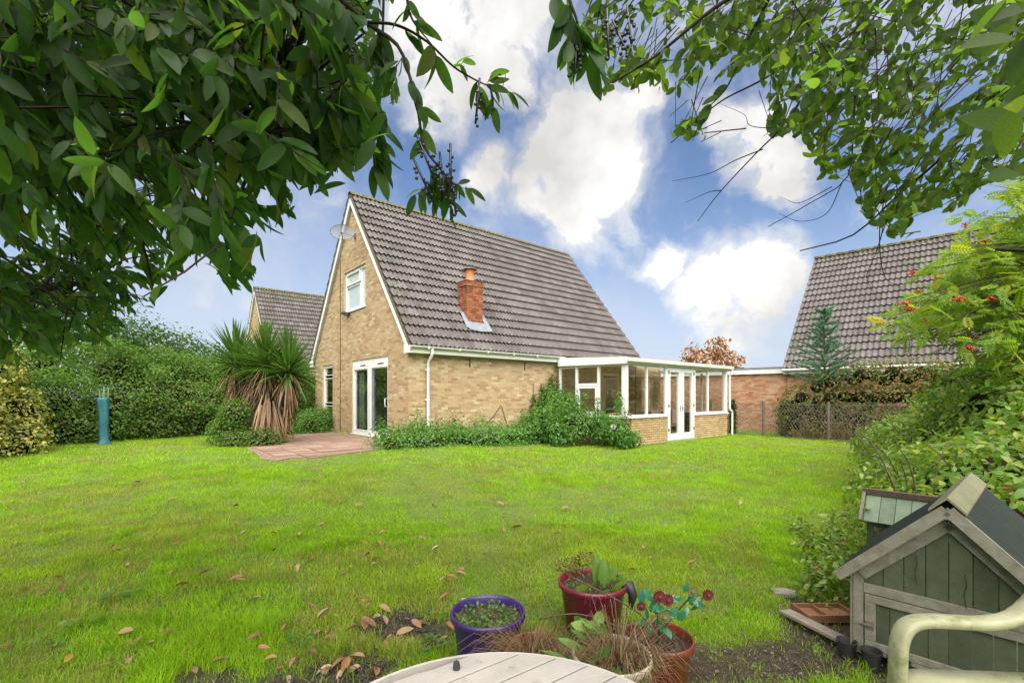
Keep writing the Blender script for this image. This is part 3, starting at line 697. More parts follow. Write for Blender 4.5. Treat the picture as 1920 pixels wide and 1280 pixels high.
def build_house():
    h = empty('brick_house', (HA[0], HA[1], 0), HRZ, 'steep roofed buff brick house with patio door in its gable and a small chimney', 'house')
    og = [(1.25, 3.95, .30, 2.68), (5.75, 6.83, .32, 2.66), (2.84, 4.61, 4.35, 5.70)]
    os_ = [(8.15, 9.2, .28, 2.4)]
    gw, sw, roof = house_shell(h, HM, True, 300, (130, 110), og, os_)
    fg = frame_m((0,0,0), (0,1,0), (-1,0,0)); fs = frame_m((0,0,0), (1,0,0), (0,-1,0))
    # sliding patio door
    d = glazed('patio_door', h, fg, 1.25, 3.95, .30, 2.68, [(1.36, 2.50, .42, 2.36), (2.72, 3.85, .42, 2.36)], .09, -.035, .09, True, sashes=())
    m = MB(); bars(m, fg, 1.34, 3.86, 2.38, 2.60, -.12, -.028); m.build('head_panel', M['upvc'], d)
    m = MB(); bars(m, fg, 2.5, 2.72, .36, 2.38, -.11, -.012); m.build('meeting_stile', M['upvc'], d)
    m = MB(); bars(m, fg, 2.42, 2.5, .40, 2.37, -.10, -.05); m.build('track', M['lead'], d)
    for ua in (1.6, 2.9):
        m = MB(); bars(m, fg, ua, ua+.4, 2.47, 2.50, -.03, -.018); m.build('vent', M['dark'], d)
    m = MB(); m.tube([fg @ Vector(p) for p in ((1.40,-.03,1.20),(1.40,.02,1.21),(1.40,.025,1.32),(1.40,.02,1.43),(1.40,-.03,1.44))], .014, 8); m.build('handle', M['upvc'], d, True)
    glazed('window', h, fg, 5.75, 6.83, .32, 2.66, [(5.83, 6.75, .42, 1.14), (5.83, 6.75, 1.28, 2.16), (5.85, 6.73, 2.30, 2.56)], .07, -.05, .08, True)
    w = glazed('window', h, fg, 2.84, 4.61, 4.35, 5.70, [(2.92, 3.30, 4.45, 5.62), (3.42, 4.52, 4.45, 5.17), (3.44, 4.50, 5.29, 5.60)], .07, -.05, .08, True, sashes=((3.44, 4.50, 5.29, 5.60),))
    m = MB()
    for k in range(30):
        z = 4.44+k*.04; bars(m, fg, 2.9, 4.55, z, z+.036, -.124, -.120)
    m.build('reflection_slats', M['reflection_slats'], w)  # white slats added behind the glass in place of its pale cloud reflection
    bd = glazed('back_door', h, fs, 8.15, 9.2, .28, 2.4, [(8.35, 9.0, .5, 2.2)], .1, -.03, .09, False, frame=M['cream'])
    # rooms
    m = MB(); m.box(.11, LEN-.05, .11, W-.11, .20, .27); m.build('floor', M['carpet'], h)
    m = MB(); m.box(4.5, 4.58, .12, W-.12, .28, 2.74); m.box(.12, 4.5, 4.6, 4.68, .28, 2.74); m.build('partition', M['plaster'], h)
    m = MB(); m.box(.11, LEN-.05, .11, W-.11, 2.74, 2.8); m.build('room_ceiling', M['plaster'], h)
    m = MB()
    for k in range(8):
        u = 3.45+k*.055; bars(m, fg, u, u+.05, .32, 2.3, -.24-.02*(k % 2), -.2-.02*(k % 2))
    m.build('curtain', M['curtain'], d)
    # cable / movement joint up the gable, security light, drip stains are in the brick
    m = MB(); m.tube([fg @ Vector((4.97, .012, z)) for z in (.32, 1.4, 2.6, 4.2, 5.4, 6.3)], .011, 5); m.build('cable', M['dark'], gw)
    eaves(h, LEN, 0, 1, cut=5.7); eaves(h, LEN, W, -1)
    # downpipe
    dp = [(.55,-.30,2.79),(.55,-.30,2.68),(.55,-.27,2.60),(.55,-.12,2.48),(.55,-.075,2.40),(.55,-.075,1.3),(.55,-.075,.1)]
    m = MB(); m.tube(dp, .04, 10); d2 = m.build('downpipe', M['upvc'], h, True, sharp=50)
    m = MB()
    for z in (2.2, 1.38): m.tube([(.55,-.075,z),(.55,-.075,z+.06)], .048, 10); m.box(.49,.61,-.05,0,z+.01,z+.05)
    m.build('bracket', M['upvc'], d2)
    m = MB()
    for u in (1.98, 4.15): m.box(u, u+.02, -.03, -.001, 2.36, 2.60)
    m.build('bracket', M['dark'], sw)
    # chimney
    ch = MB(); cx0, cx1, cy0, cy1, ct = 2.15, 2.75, .38, .84, 5.03
    ch.box(cx0+.006, cx1-.006, cy0+.006, cy1-.006, 3.2, ct-.01); chim = ch.build('chimney', M['conmortar'], roof)
    rr = random.Random(4); brs = []
    for k, (fm, L) in enumerate(((frame_m((cx0,cy0,0),(1,0,0),(0,-1,0)), cx1-cx0), (frame_m((cx0,cy0,0),(0,1,0),(-1,0,0)), cy1-cy0), (frame_m((cx1,cy0,0),(0,1,0),(1,0,0)), cy1-cy0), (frame_m((cx0,cy1,0),(1,0,0),(0,1,0)), cx1-cx0))):
        sp = [(a, b, z0, z1, t) for a, b, z0, z1, t in brick_spans(L, 3.53, lambda u: ct-.13, [], seed=20+k)]
        lay_bricks(fm, sp, M['chimbrick'], chim, HM, 30 if k == 0 else (22 if k == 1 else 0), .004)
        sp = brick_spans(L+.05, ct-.15, lambda u: ct+.012, [], seed=40+k)
        fm2 = fm @ Matrix.Translation((-.025, .022, 0))
        lay_bricks(fm2, sp, M['chimbrick'], chim, HM, 6 if k < 2 else 0, .008)
    m = MB(); m.box(cx0-.01, cx1+.01, cy0-.01, cy1+.01, ct-.15, ct-.002); m.build('corbel', M['chimbrick'], chim)
    m = MB(); m.box(cx0-.04, cx1+.04, cy0-.04, cy1+.04, ct+.001, ct+.015); m.build('flaunching', M['conmortar'], chim)
    cc = ((cx0+cx1)/2-.02, (cy0+cy1)/2)
    m = MB(); m.lathe([(.15,0),(.15,.04),(.135,.06),(.125,.32),(.135,.34),(.135,.38),(.11,.38),(.11,.2)], 20, (cc[0], cc[1], ct+.015)); m.build('chimney_pot', M['terracotta'], chim, True, sharp=40)
    m = MB(); m.lathe([(.001,.455),(.12,.45),(.215,.405),(.22,.395),(.21,.39),(.001,.42)], 20, (cc[0], cc[1], ct+.015))
    for a in range(4): m.box(cc[0]+.12*math.cos(a*1.57)-.008, cc[0]+.12*math.cos(a*1.57)+.008, cc[1]+.12*math.sin(a*1.57)-.008, cc[1]+.12*math.sin(a*1.57)+.008, ct+.36, ct+.44)
    m.build('cowl', M['rust'], chim)
    # lead flashing lying on the tiles
    sm = slope_m(0, -EOUT, EZ, False); ml = MB()
    def sheet(poly, n0, n1, wob=.012):
        ml.prism(poly, n0, n1, sm)
    s0 = (.38+EOUT)/math.cos(PITCH)
    sheet([(2.06, s0-.30), (2.45, s0-.36), (2.88, s0-.32), (2.86, s0+.02), (2.08, s0+.02)], .115, .127)
    sheet([(1.98, s0-.22), (2.14, s0-.30), (2.16, s0+.42), (2.02, s0+.42)], .117, .130)
    sheet([(2.74, s0-.27), (2.93, s0-.31), (2.89, s0+.45), (2.76, s0+.45)], .118, .131)
    ml.box(cx0-.012, cx1+.012, cy0-.015, cy0-.008, 3.30, 3.66); ml.box(cx0-.016, cx0-.008, cy0-.01, cy1, 3.3, 3.74)
    ml.box(cx0-.017, cx0-.009, cy0+.16, cy1, 3.74, 3.95); ml.box(cx0-.0175, cx0-.0095, cy0+.3, cy1, 3.95, 4.12)
    ml.build('flashing', M['lead'], chim)
    # moss along verge and ridge
    rr = random.Random(8); pts = []
    for k in range(230):
        s_ = rr.uniform(.4, SL); u = .12+abs(rr.gauss(0, .07)); p = sm @ Vector((u, s_, .03)); pts.append((p, rr.uniform(.015, .05)))
    for k in range(330):
        u = rr.uniform(0, LEN)**1.0; s_ = SL-.12-abs(rr.gauss(0, .06)); p = sm @ Vector((u, s_, .04)); pts.append((p, rr.uniform(.012, .04)))
    for k in range(60):
        u = abs(rr.gauss(0,1.2)); s_ = SL-abs(rr.gauss(0, 1.2)); p = sm @ Vector((u, s_, .03)); pts.append((p, rr.uniform(.01, .03)))
    moss_clumps(roof, pts)
    return h, gw, sw
house, gable_wall, side_wall = build_house()

def build_dish():
    fg = HM @ frame_m((0,0,0), (0,1,0), (-1,0,0)); p0 = fg @ Vector((3.62, .0, 6.72))
    o = empty('satellite_dish', p0, 0, 'grey mesh satellite dish on the gable near the roof peak', 'satellite dish')
    c = at(643, 437, 14.5)-p0; look = (Vector((.25, -1, .25))).normalized(); side = Vector((0,0,1)).cross(look).normalized(); up = look.cross(side)
    m = MB(); n = 26; v = []; f = []
    for k in range(6):
        r = .36*k/5; dz = .42*(r*r)
        for i in range(n):
            a = 2*math.pi*i/n; v.append(c+side*(math.cos(a)*r)+up*(math.sin(a)*r*.72)+look*dz)
    for k in range(5):
        for i in range(n): f.append((k*n+i, k*n+(i+1) % n, (k+1)*n+(i+1) % n, (k+1)*n+i))
    m.add(v, f); mm, nt, b = base('dish_mesh'); b.inputs['Base Color'].default_value = (.10,.11,.12,1); b.inputs['Roughness'].default_value = .5
    tr = nt.nodes.new('ShaderNodeBsdfTransparent'); mx = nt.nodes.new('ShaderNodeMixShader'); mx.inputs[0].default_value = .62
    nt.links.new(tr.outputs[0], mx.inputs[1]); nt.links.new(b.outputs[0], mx.inputs[2]); nt.links.new(mx.outputs[0], nt.nodes['Material Output'].inputs[0])
    m.build('dish', mm, o, True)
    m = MB(); m.tube([c+side*(math.cos(2*math.pi*i/n)*.36)+up*(math.sin(2*math.pi*i/n)*.26)+look*.055 for i in range(n+1)], .008, 5); m.build('rim', M['dark'], o)
    m = MB(); m.tube([Vector((0,0,0)), Vector((-.1,-.1,0)), c-look*.02], .022, 6); m.box(-.05,.05,-.05,.05,-.08,.08); m.build('bracket', M['dark'], o)
    m = MB(); tip = c+look*.32-up*.2; m.tube([c-up*.26+look*.05, tip], .014, 6); m.tube([tip, tip-look*.06+up*.03], .03, 8); m.build('receiver_arm', M['dark'], o)
    q0 = fg @ Vector((4.15, 0, 4.27)); o = empty('security_light', q0, HRZ, 'black security lamp and sensor below the upstairs gable window', 'lamp')
    m = MB(); m.box(-.05, 0.02, -.05, .05, -.06, .06); m.build('mount', M['dark'], o)
    m = MB(); m.box(-.22, -.05, .0, .22, -.02, .05); m.build('lamp_head', M['dark'], o, bevel=.01)
    m = MB(); m.tube([(-.04,-.05,-.02),(-.12,-.14,-.05)], .02, 8); m.ball((-.15,-.17,-.06), .05, 10, 6); m.build('sensor', M['dark'], o, True)
build_dish()

# ------------------------------------------------------------------ conservatory
def build_conservatory():
    X0, X1, Y0 = 5.56, 12.0, -2.93
    org = HM @ Vector((X0, Y0, 0)); wm = Matrix.Translation(org) @ Matrix.Rotation(HRZ, 4, 'Z')
    o = empty('conservatory', org, HRZ, 'white framed lean-to conservatory on a low yellow brick wall', 'conservatory')
    Lf = X1-X0; D = -Y0; ff = frame_m((0,0,0), (1,0,0), (0,-1,0)); fl = frame_m((0,0,0), (0,1,0), (-1,0,0)); fr = frame_m((Lf,0,0), (0,1,0), (1,0,0)); fb = frame_m((0,D,0), (1,0,0), (0,-1,0))
    H = .84
    for nm, fm, L, ops, a, npz in (('front_wall', ff, 2.27, [], .1, 120), ('front_wall', ff @ Matrix.Translation((3.98,0,0)), Lf-3.98, [], -.1, 90), ('side_wall', fl, D-.12, [], 0, 80), ('end_wall', fr, D-.12, [], 0, 0)):
        w = wall_slab(nm, fm @ Matrix.Translation((max(a, 0), 0, 0)), L-abs(a), -.1, [(0, H), (L, H)], ops, M['conmortar'], o)
        lay_bricks(fm, brick_spans(L, .012, lambda u: H+.012, ops, joint=.013, seed=len(nm)), M['conbrick'], w, wm, npz, .006)
    # sills
    for k, (fm, a, b) in enumerate(((ff, -.05, 2.27), (ff, 3.98, Lf+.05), (fl, .0, D-.14), (fr, .0, D-.14))):
        m = MB(); bars(m, fm, a, b, H+.002, H+.05, -.11, .05-.002*(k > 1)); m.build('sill', M['upvc'], o)
    zt = 2.50; zb = H+.05
    def post(fm, u, w=.05, z0=zb, z1=zt, out=.0, dep=.08):
        m = MB(); bars(m, fm, u-w/2, u+w/2, z0, z1, out-dep, out); return m.build('post', M['upvc'], o)
    # corner posts
    for c in ((0, 0), (Lf, 0)):
        m = MB(); s = 1 if c[0] == 0 else -1; x0, x1 = sorted((c[0]-s*.012, c[0]+s*.13)); m.box(x0, x1, -.012, .13, zb, zt); m.build('corner_post', M['upvc'], o)
    for u in (1.135, 5.0): post(ff, u, .055)
    for u in (2.22, 4.03): post(ff, u, .10)
    for u in (1.03, 1.945): post(fl, u, .075)
    post(fl, 2.70, .07)
    for u in (1.0, 1.95): post(fr, u, .06)
    # head rail and bottom rail
    for fm, a, b in ((ff, .13, Lf-.13), (fl, .13, D-.2), (fr, .13, D-.2)):
        m = MB(); bars(m, fm, a, b, zt-.07, zt+.02, -.075, -.003); m.build('head_rail', M['upvc'], o)
    for fm, a, b in ((ff, .13, 2.17), (ff, 4.08, Lf-.13), (fl, .13, D-.2), (fr, .13, D-.2)):
        m = MB(); bars(m, fm, a, b, zb, zb+.05, -.075, -.003); m.build('bottom_rail', M['upvc'], o)
    m = MB(); bars(m, fl, 1.068, 1.908, 1.84, 1.92, -.075, -.004); m.build('transom', M['upvc'], o)
    # opening sash under the transom
    m = MB()
    for (a, b, p, q) in ((1.08, 1.15, .95, 1.83), (1.83, 1.90, .95, 1.83), (1.15, 1.83, .95, 1.02), (1.15, 1.83, 1.76, 1.83)): bars(m, fl, a, b, p, q, -.06, .012)
    sash = m.build('sash', M['upvc'], o)
    def pane(fm, a, b, p, q, par=o):
        m = MB(); bars(m, fm, a, b, p, q, -.046, -.036); m.build('pane', M['cglass'], par)
    zg0, zg1 = zb+.05, zt-.07
    for a, b in ((.13, 1.108), (1.162, 2.17), (4.08, 4.972), (5.028, Lf-.13)): pane(ff, a, b, zg0, zg1)
    pane(fl, .13, .99, zg0, zg1); pane(fl, 1.07, 1.905, 1.92, zg1); pane(fl, 1.15, 1.83, 1.02, 1.76, sash); pane(fl, 1.985, 2.66, zg0, zg1)
    for a, b in ((.13, .97), (1.03, 1.92), (1.98, D-.2)): pane(fr, a, b, zg0, zg1)
    # double doors
    for i, (a, b) in enumerate(((2.275, 3.12), (3.13, 3.975))):
        m = MB(); f1 = .17 if i == 0 else .13; f2 = .13 if i == 0 else .17
        f1 = f2 = .16
        bars(m, ff, a, a+f1, .06, zt-.03, -.07, .012); bars(m, ff, b-f2, b, .06, zt-.03, -.07, .012)
        bars(m, ff, a+f1, b-f2, .06, .26, -.07, .011); bars(m, ff, a+f1, b-f2, zt-.19, zt-.03, -.07, .011)
        dr = m.build('door', M['upvc'], o); dr['label'] = 'white glazed door leaf of the conservatory'
        pane(ff, a+f1, b-f2, .26, zt-.19, dr)
        hx = a+.05 if i == 0 else b-.05
        for z in (.35, 1.15, 2.25):
            m = MB(); bars(m, ff, hx-.02, hx+.02, z, z+.09, .012, .035); m.build('hinge', M['dark'], dr)
        m = MB(); p = b-.06 if i == 0 else a+.06; bars(m, ff, p-.02, p+.02, 1.0, 1.2, .012, .02); m.tube([ff @ Vector(q) for q in ((p,.02,1.12),(p,.06,1.12),(p-.1*(1 if i == 0 else -1),.06,1.12))], .01, 6); m.build('handle', M['lead'], dr)
    m = MB(); bars(m, ff, 2.2, 4.05, -.02, .055, -.1, .06); m.build('threshold', M['polyroof'], o)
    # roof: sloping sheet, deep side fascia, gutter
    m = MB(); m.add([(-.1,-.16,2.60),(Lf+.1,-.16,2.60),(Lf+.1,D-.3,2.74),(-.1,D-.3,2.74),(-.1,-.16,2.64),(Lf+.1,-.16,2.64),(Lf+.1,D-.3,2.78),(-.1,D-.3,2.78)], [(0,3,2,1),(4,5,6,7),(0,1,5,4),(1,2,6,5),(2,3,7,6),(3,0,4,7)]); rf = m.build('roof', M['polyroof'], o)
    for k in range(8):
        x = .1+k*(Lf-.2)/7; m = MB(); m.beam((x,-.15,2.585),(x,D-.31,2.725), .05, .03); m.build('rafter', M['upvc'], rf)
    for x in (-.12, Lf+.1):
        m = MB(); m.add([(x,-.15,2.47),(x+.02,-.15,2.47),(x+.02,D-.26,2.52),(x,D-.26,2.52),(x,-.15,2.665),(x+.02,-.15,2.665),(x+.02,D-.26,2.80),(x,D-.26,2.80)], [(0,3,2,1),(4,5,6,7),(0,1,5,4),(1,2,6,5),(2,3,7,6),(3,0,4,7)]); m.build('side_fascia', M['upvc'], o)
    m = MB(); m.box(-.097, Lf+.097, -.1, -.078, 2.48, 2.597); m.build('front_fascia', M['fascia'], o)
    m = MB(); pr = [(.0,0),(-.1,0),(-.11,.03),(-.115,.11),(-.10,.11),(-.095,.03),(-.012,.015),(-.012,.11),(0,.11)]
    v = [(-.14, -.102+p[0], 2.535+p[1]) for p in pr]+[(Lf+.14, -.102+p[0], 2.535+p[1]) for p in pr]; n = len(pr); m.add(v, [(i, (i+1) % n, n+(i+1) % n, n+i) for i in range(n)]+[tuple(range(n)), tuple(range(2*n-1, n-1, -1))]); m.build('gutter', M['gutter'], o)
    xr = Lf+.10; m = MB(); m.tube([(xr-.02,-.16,2.53),(xr-.02,-.16,2.4),(xr-.02,-.075,2.3),(xr-.02,-.075,1.05),(xr+.02,-.075,.98),(xr+.14,-.075,.94),(xr+.18,-.075,.86),(xr+.18,-.075,.02)], .04, 10); m.build('downpipe', M['upvc'], o, True, sharp=50)
    # floor and the garage wall behind its far end
    m = MB(); m.box(.11, Lf-.11, .11, D-.01, -.05, .06); m.build('floor', M['carpet'], o)
    u0 = LEN-X0+.1; bw = wall_slab('back_wall', fb @ Matrix.Translation((u0,0,0)), Lf-u0+.1, -.1, [(0,2.72),(9,2.72)], [(.35,1.25,.9,2.3)], M['mortar'], o)
    lay_bricks(fb @ Matrix.Translation((u0,0,0)), brick_spans(Lf-u0+.1, .005, lambda u: 2.7, [(.35,1.25,.9,2.3)], seed=71), M['brick'], bw, wm, 0)
    glazed('window', o, fb @ Matrix.Translation((u0,0,0)), .35, 1.25, .9, 2.3, [(.45, 1.15, 1.0, 1.75), (.45, 1.15, 1.87, 2.2)], .08, -.03, .07, True, frame=M['cream'])
    return o, wm, D
cons, CWM, CD = build_conservatory()
def build_inside():
    wood = plain('wood', (.24,.12,.05), (.17,.08,.035), 8, .5, vscale=(1,8,8))
    p = CWM @ Vector((3.0, 1.55, .06)); t = empty('garden_table', p, HRZ, 'brown wooden table standing inside the conservatory behind the doors', 'table')
    m = MB()
    for k in range(7): m.box(-.75, .75, -.42+k*.12, -.42+k*.12+.11, .70, .73)
    m.build('table_top', wood, t)
    for x in (-.68, .68):
        for y in (-.35, .35): m = MB(); m.box(x-.03, x+.03, y-.03, y+.03, 0, .70); m.build('leg', wood, t)
    m = MB(); m.box(-.65, .65, -.33, -.30, .60, .695); m.box(-.65, .65, .30, .33, .60, .695); m.build('rail', wood, t)
    cush = plain('cushion', (.50,.33,.24), (.42,.26,.19), 5, .9)
    for i, (x, y, rz, lb) in enumerate(((2.3, .75, .2, 'pinkish padded chair inside the conservatory nearer its corner'), (3.75, .8, -.1, 'pinkish padded chair inside the conservatory behind the right door leaf'))):
        c = empty('garden_chair', CWM @ Vector((x, y, .06)), HRZ+rz, lb, 'chair')
        m = MB(); m.box(-.25,.25,-.25,.25,.38,.46); m.build('seat', cush, c, bevel=.03)
        m = MB(); m.box(-.24,.24,-.28,-.20,.46,.98); m.build('backrest', cush, c, bevel=.03)
        for a in (-.22,.22):
            for b in (-.22,.22): m = MB(); m.box(a-.02,a+.02,b-.02,b+.02,0,.38); m.build('leg', wood, c)
    s = empty('wall_shelf', CWM @ Vector((.75, CD-.012, 1.45)), HRZ, 'small dark wooden shelf on the brick wall inside the conservatory', 'shelf')
    m = MB(); m.box(-.3,.3,-.2,0,0,.03); m.build('board', wood, s)
    m = MB(); m.box(-.22,-.19,-.15,0,-.12,-.001); m.box(.19,.22,-.15,0,-.12,-.001); m.build('bracket', M['dark'], s)
    b = empty('wicker_basket', CWM @ Vector((.45, .55, .06)), 0, 'large brown wicker basket inside the conservatory corner window', 'basket')
    m = MB(); m.lathe([(.24,0),(.3,.5),(.36,.86),(.38,.92),(.35,.92),(.27,.5),(.001,.46)], 22); m.build('basket_body', plain('wicker', (.42,.24,.09), (.28,.15,.06), 30, .8, .8, 60), b, True)
build_inside()

# ------------------------------------------------------------------ neighbours
def build_neighbours():
    # same type of house further along
    a = (HA[0]+16.9*DL[0]+.6*DR[0], HA[1]+16.9*DL[1]+.6*DR[1]); h = empty('neighbour_house', (a[0], a[1], 0), HRZ, 'neighbouring brick house with mossy tiled roof half hidden behind the cordyline', 'house')
    wm = house_matrix(a, HRZ); gw, sw, roof = house_shell(h, wm, False, 0, (0, 0), [], [])
    eaves(h, LEN, 0, 1); rr = random.Random(3); sm = slope_m(0, -EOUT, EZ, False); pts = []
    for k in range(700):
        u = rr.uniform(0, 6); s_ = SL-.1-abs(rr.gauss(0, .45)); pts.append((sm @ Vector((u, s_, .04)), rr.uniform(.02, .06)))
    for k in range(200):
        u = .15+abs(rr.gauss(0,.35)); s_ = rr.uniform(1, SL); pts.append((sm @ Vector((u, s_, .04)), rr.uniform(.02, .05)))
    moss_clumps(roof, pts, 4)
    # house on the right: eave wall runs from P towards the right and the viewer
    e = Vector((-.715, .699, 0)).normalized(); P = Vector((11.2, 19.1, 0)); Lr = 13.0
    rz = math.atan2(-e.y, -e.x); h = empty('red_brick_house', P, rz, 'red brick house with pale grey tiled roof beyond the fence at the right', 'house')
    wm = Matrix.Translation(P) @ Matrix.Rotation(rz, 4, 'Z'); ez, rzz, hw = 2.62, 8.2, 5.3
    pit = math.atan((rzz-ez)/(hw+.25)); SLr = math.hypot(hw+.25, rzz-ez)
    fs = frame_m((0,0,0), (1,0,0), (0,-1,0)); fg = frame_m((0,0,0), (0,1,0), (-1,0,0))
    sw = wall_slab('side_wall', fs, Lr, -.2, [(0,2.6),(Lr,2.6)], [], M['redmortar'], h); lay_bricks(fs, brick_spans(Lr, -.1, lambda u: 2.55, [], seed=5), M['redbrick'], sw, wm, 0)
    gt = [(0, 2.7), (hw, rzz-.15), (2*hw, 2.7)]; wall_slab('gable_wall', fg @ Matrix.Translation((.11,0,0)), 2*hw-.11, -.2, [(0,2.8),(hw-.11,rzz-.15),(2*hw-.11,2.7)], [], M['redbrick'], h)
    m = MB()
    for ya in (-.25, 2*hw+.25): m.add([(-.06,ya,ez-.06),(Lr,ya,ez-.06),(Lr,hw,rzz-.06),(-.06,hw,rzz-.06),(-.06,ya,ez),(Lr,ya,ez),(Lr,hw,rzz),(-.06,hw,rzz)], [(0,3,2,1),(4,5,6,7),(0,1,5,4),(1,2,6,5),(2,3,7,6),(3,0,4,7)])
    roof = m.build('roof', M['dark'], h)
    roof_slope(roof, slope_m(-.1, -.28, ez-.03, False, pit), Lr, SLr, 18, wm, 300, M['tile'], w=.36)
    ridge_tiles(roof, (-.12, hw, rzz), (Lr, hw, rzz), 28, .14)
    rr = random.Random(6); sm = slope_m(0, -.25, ez, False, pit); moss_clumps(roof, [(sm @ Vector((rr.uniform(0,10), SLr-.1-abs(rr.gauss(0,.12)), .04)), rr.uniform(.015,.05)) for k in range(300)], 7)
    m = MB(); m.box(-.08, Lr, -.24, -.215, ez-.22, ez-.04); m.box(-.08, Lr, -.214, 0, ez-.215, ez-.20); m.build('fascia', M['fascia'], h)
    m = MB(); m.tube([(-.1,-.30,ez-.06),(Lr,-.30,ez-.06)], .06, 8); m.build('gutter', M['gutter'], h, True, sharp=50)
    # flat roofed garage continuing the wall line to the left
    g = empty('brick_garage', P, rz, 'flat roofed red brick garage with white fascia behind the wire fence', 'garage')
    gs = frame_m((-7,.05,0), (1,0,0), (0,-1,0)); gw = wall_slab('front_wall', gs, 6.98, -.2, [(0,2.5),(6.98,2.5)], [], M['redmortar'], g)
    lay_bricks(gs, brick_spans(6.98, -.1, lambda u: 2.5, [], seed=15), M['redbrick'], gw, wm, 0)
    m = MB(); m.box(-7.1, -.13, -.05, -.02, 2.45, 2.66); m.build('fascia', M['upvc'], g)
    m = MB(); m.box(-7.15, -.13, -.08, 6, 2.665, 2.72); m.build('flat_roof', M['lead'], g)
    m = MB(); m.box(-7, -6.9, .16, 6, -.2, 2.44); m.build('side_wall', M['redbrick'], g)
build_neighbours()

# ------------------------------------------------------------------ patio, fence, far things
def build_patio():
    mp = tinted('paving', [(.22,.14,.105),(.25,.16,.12),(.205,.13,.095),(.27,.185,.145)], .8, 10, .4, 60, .4, blot=[((.12,.15,.04), 3, .58, .7)])
    o = MB(); n = len(PATIO); o.add([(p.x, p.y, float(ground_z(p.x, p.y))+.022) for p in PATIO]+[(p.x, p.y, -.05) for p in PATIO], [tuple(range(n-1, -1, -1))]+[(i, (i+1) % n, n+(i+1) % n, n+i) for i in range(n)])
    pb = o.build('patio', plain('patio_bed', (.20,.13,.095), (.14,.10,.065), 8, .95, .6, 30)); tag(pb, 'reddish paved patio in front of the gable door', None, kind='structure')
    pp = [(p.x, p.y) for p in PATIO]; rr = random.Random(2); me = None
    for i in range(-2, 14):
        for j in range(-12, 16):
            u = -4.6+i*.46; v = j*.46
            w = HM @ Vector((u, v, 0)); cs = [HM @ Vector((u+a, v+b, 0)) for a in (-.21,.21) for b in (-.21,.21)]
            if not all(inpoly(pp, np.array([c.x]), np.array([c.y]))[0] for c in cs): continue
            if me is None:
                m = MB(); m.box(-.225,.225,-.225,.225,-.05,0); me = m.mesh('paving_slab'); me.materials.append(mp)
            s_ = link(bpy.data.objects.new('paving_slab', me), pb); s_.location = (w.x, w.y, float(ground_z(w.x, w.y))+.032+rr.uniform(-.004,.004)); s_.rotation_euler = (rr.uniform(-.006,.006), rr.uniform(-.006,.006), HRZ)
build_patio()
def build_fence():
    a = Vector((8.3, 19.6, 0)); b = Vector((13.2, 12.3, 0)); d = (b-a); L = d.length; d.normalize(); h = 1.22
    o = empty('wire_fence', a, 0, 'chain link wire fence in front of the brambles and the brick wall', 'fence')
    me = plain('wire', (.22,.23,.22), (.13,.12,.11), 10, .6, metal=.5); post = plain('fence_post', (.09,.07,.055), (.13,.11,.09), 8, .9)
    m = MB(); n = int(L/.11)
    for k in range(-12, n):
        for sg in (1, -1):
            u0 = k*.11; u1 = u0+h*.62; za, zb = (0, h) if sg > 0 else (h, 0)
            A, B = u0, u1
            if A < 0 or B > L: continue
            m.tube([d*A+Vector((0,0,za)), d*B+Vector((0,0,zb))], .0065, 3, False)
    tag(m.build('wire_mesh', me, o), kind='stuff')
    for z in (.05, .6, h): m = MB(); m.tube([Vector((0,0,z)), d*L+Vector((0,0,z))], .006, 4); m.build('line_wire', me, o)
    for k in range(5): m = MB(); p = d*(k*L/4); m.box(p.x-.035, p.x+.035, p.y-.035, p.y+.035, -.1, h+.1); m.build('post', post, o)
build_fence()
def build_lamp():
    p = at(1378, 690, 55); p.z = 0; o = empty('street_lamp', p, 0, 'grey street lamp post far behind the conservatory beside the rust coloured tree', 'street lamp')
    zt = at(1378, 662, 55).z; m = MB(); m.tube([(0,0,0),(0,0,1.2),(0,0,zt-.1)], [.11,.08,.06], 8); m.build('pole', M['rust'], o, True)
    m = MB(); m.tube([(0,0,zt-.1),(-.1,0,zt),(-.5,0,zt+.05)], .04, 6); m.box(-1.1,-.45,-.15,.15,zt,zt+.14); m.build('lamp_head', M['rust'], o)
build_lamp()
def tree_simple(name, base_p, top, blobs, n, size, mat, label, cat='tree', basis=SMALL, nparts=0, **k):
    base_p = Vector(base_p); o = empty(name, base_p, 0, label, cat); m = MB(); tp = Vector(top)-base_p
    m.tube(bez([(0,0,-.1), tp*.4+Vector((.05,0,0)), tp], 8), [.14*(1-i/10) for i in range(9)], 7)
    for c, r in blobs:
        cc = Vector(c)-base_p; m.tube(bez([tp*.55, tp*.3+cc*.5, cc], 6), [.05*(1-i/8) for i in range(7)], 5)
    m.build('trunk', M['bark'], o, True)
    Ms, Ts = blob_leaves(blobs, n, size, **k); leaves(o, basis, Ms, Ts, mat, None, nparts, 'leaf', 'crown', base_p); return o
def pix_blobs(lst, d, dr=1.0):
    out = []
    for q in lst:
        px, py, r = q[:3]; dd = d+(q[3] if len(q) > 3 else 0); c = at(px, py, dd); rr = r/F_PX*dd; out.append(((c.x, c.y, c.z), (rr, rr*dr, rr*(q[4] if len(q) > 4 else 1))))
    return out
b = pix_blobs([(1300,672,22),(1340,660,24),(1370,680,20),(1345,645,14),(1315,685,25),(1380,676,12)], 45)
tree_simple('rust_leaved_tree', (at(1335,690,45).x, 45, 0), b[1][0], b, 1500, .36, M['rusttree'], 'rust brown autumn tree behind the conservatory roof', depth=.9, rough=.5)

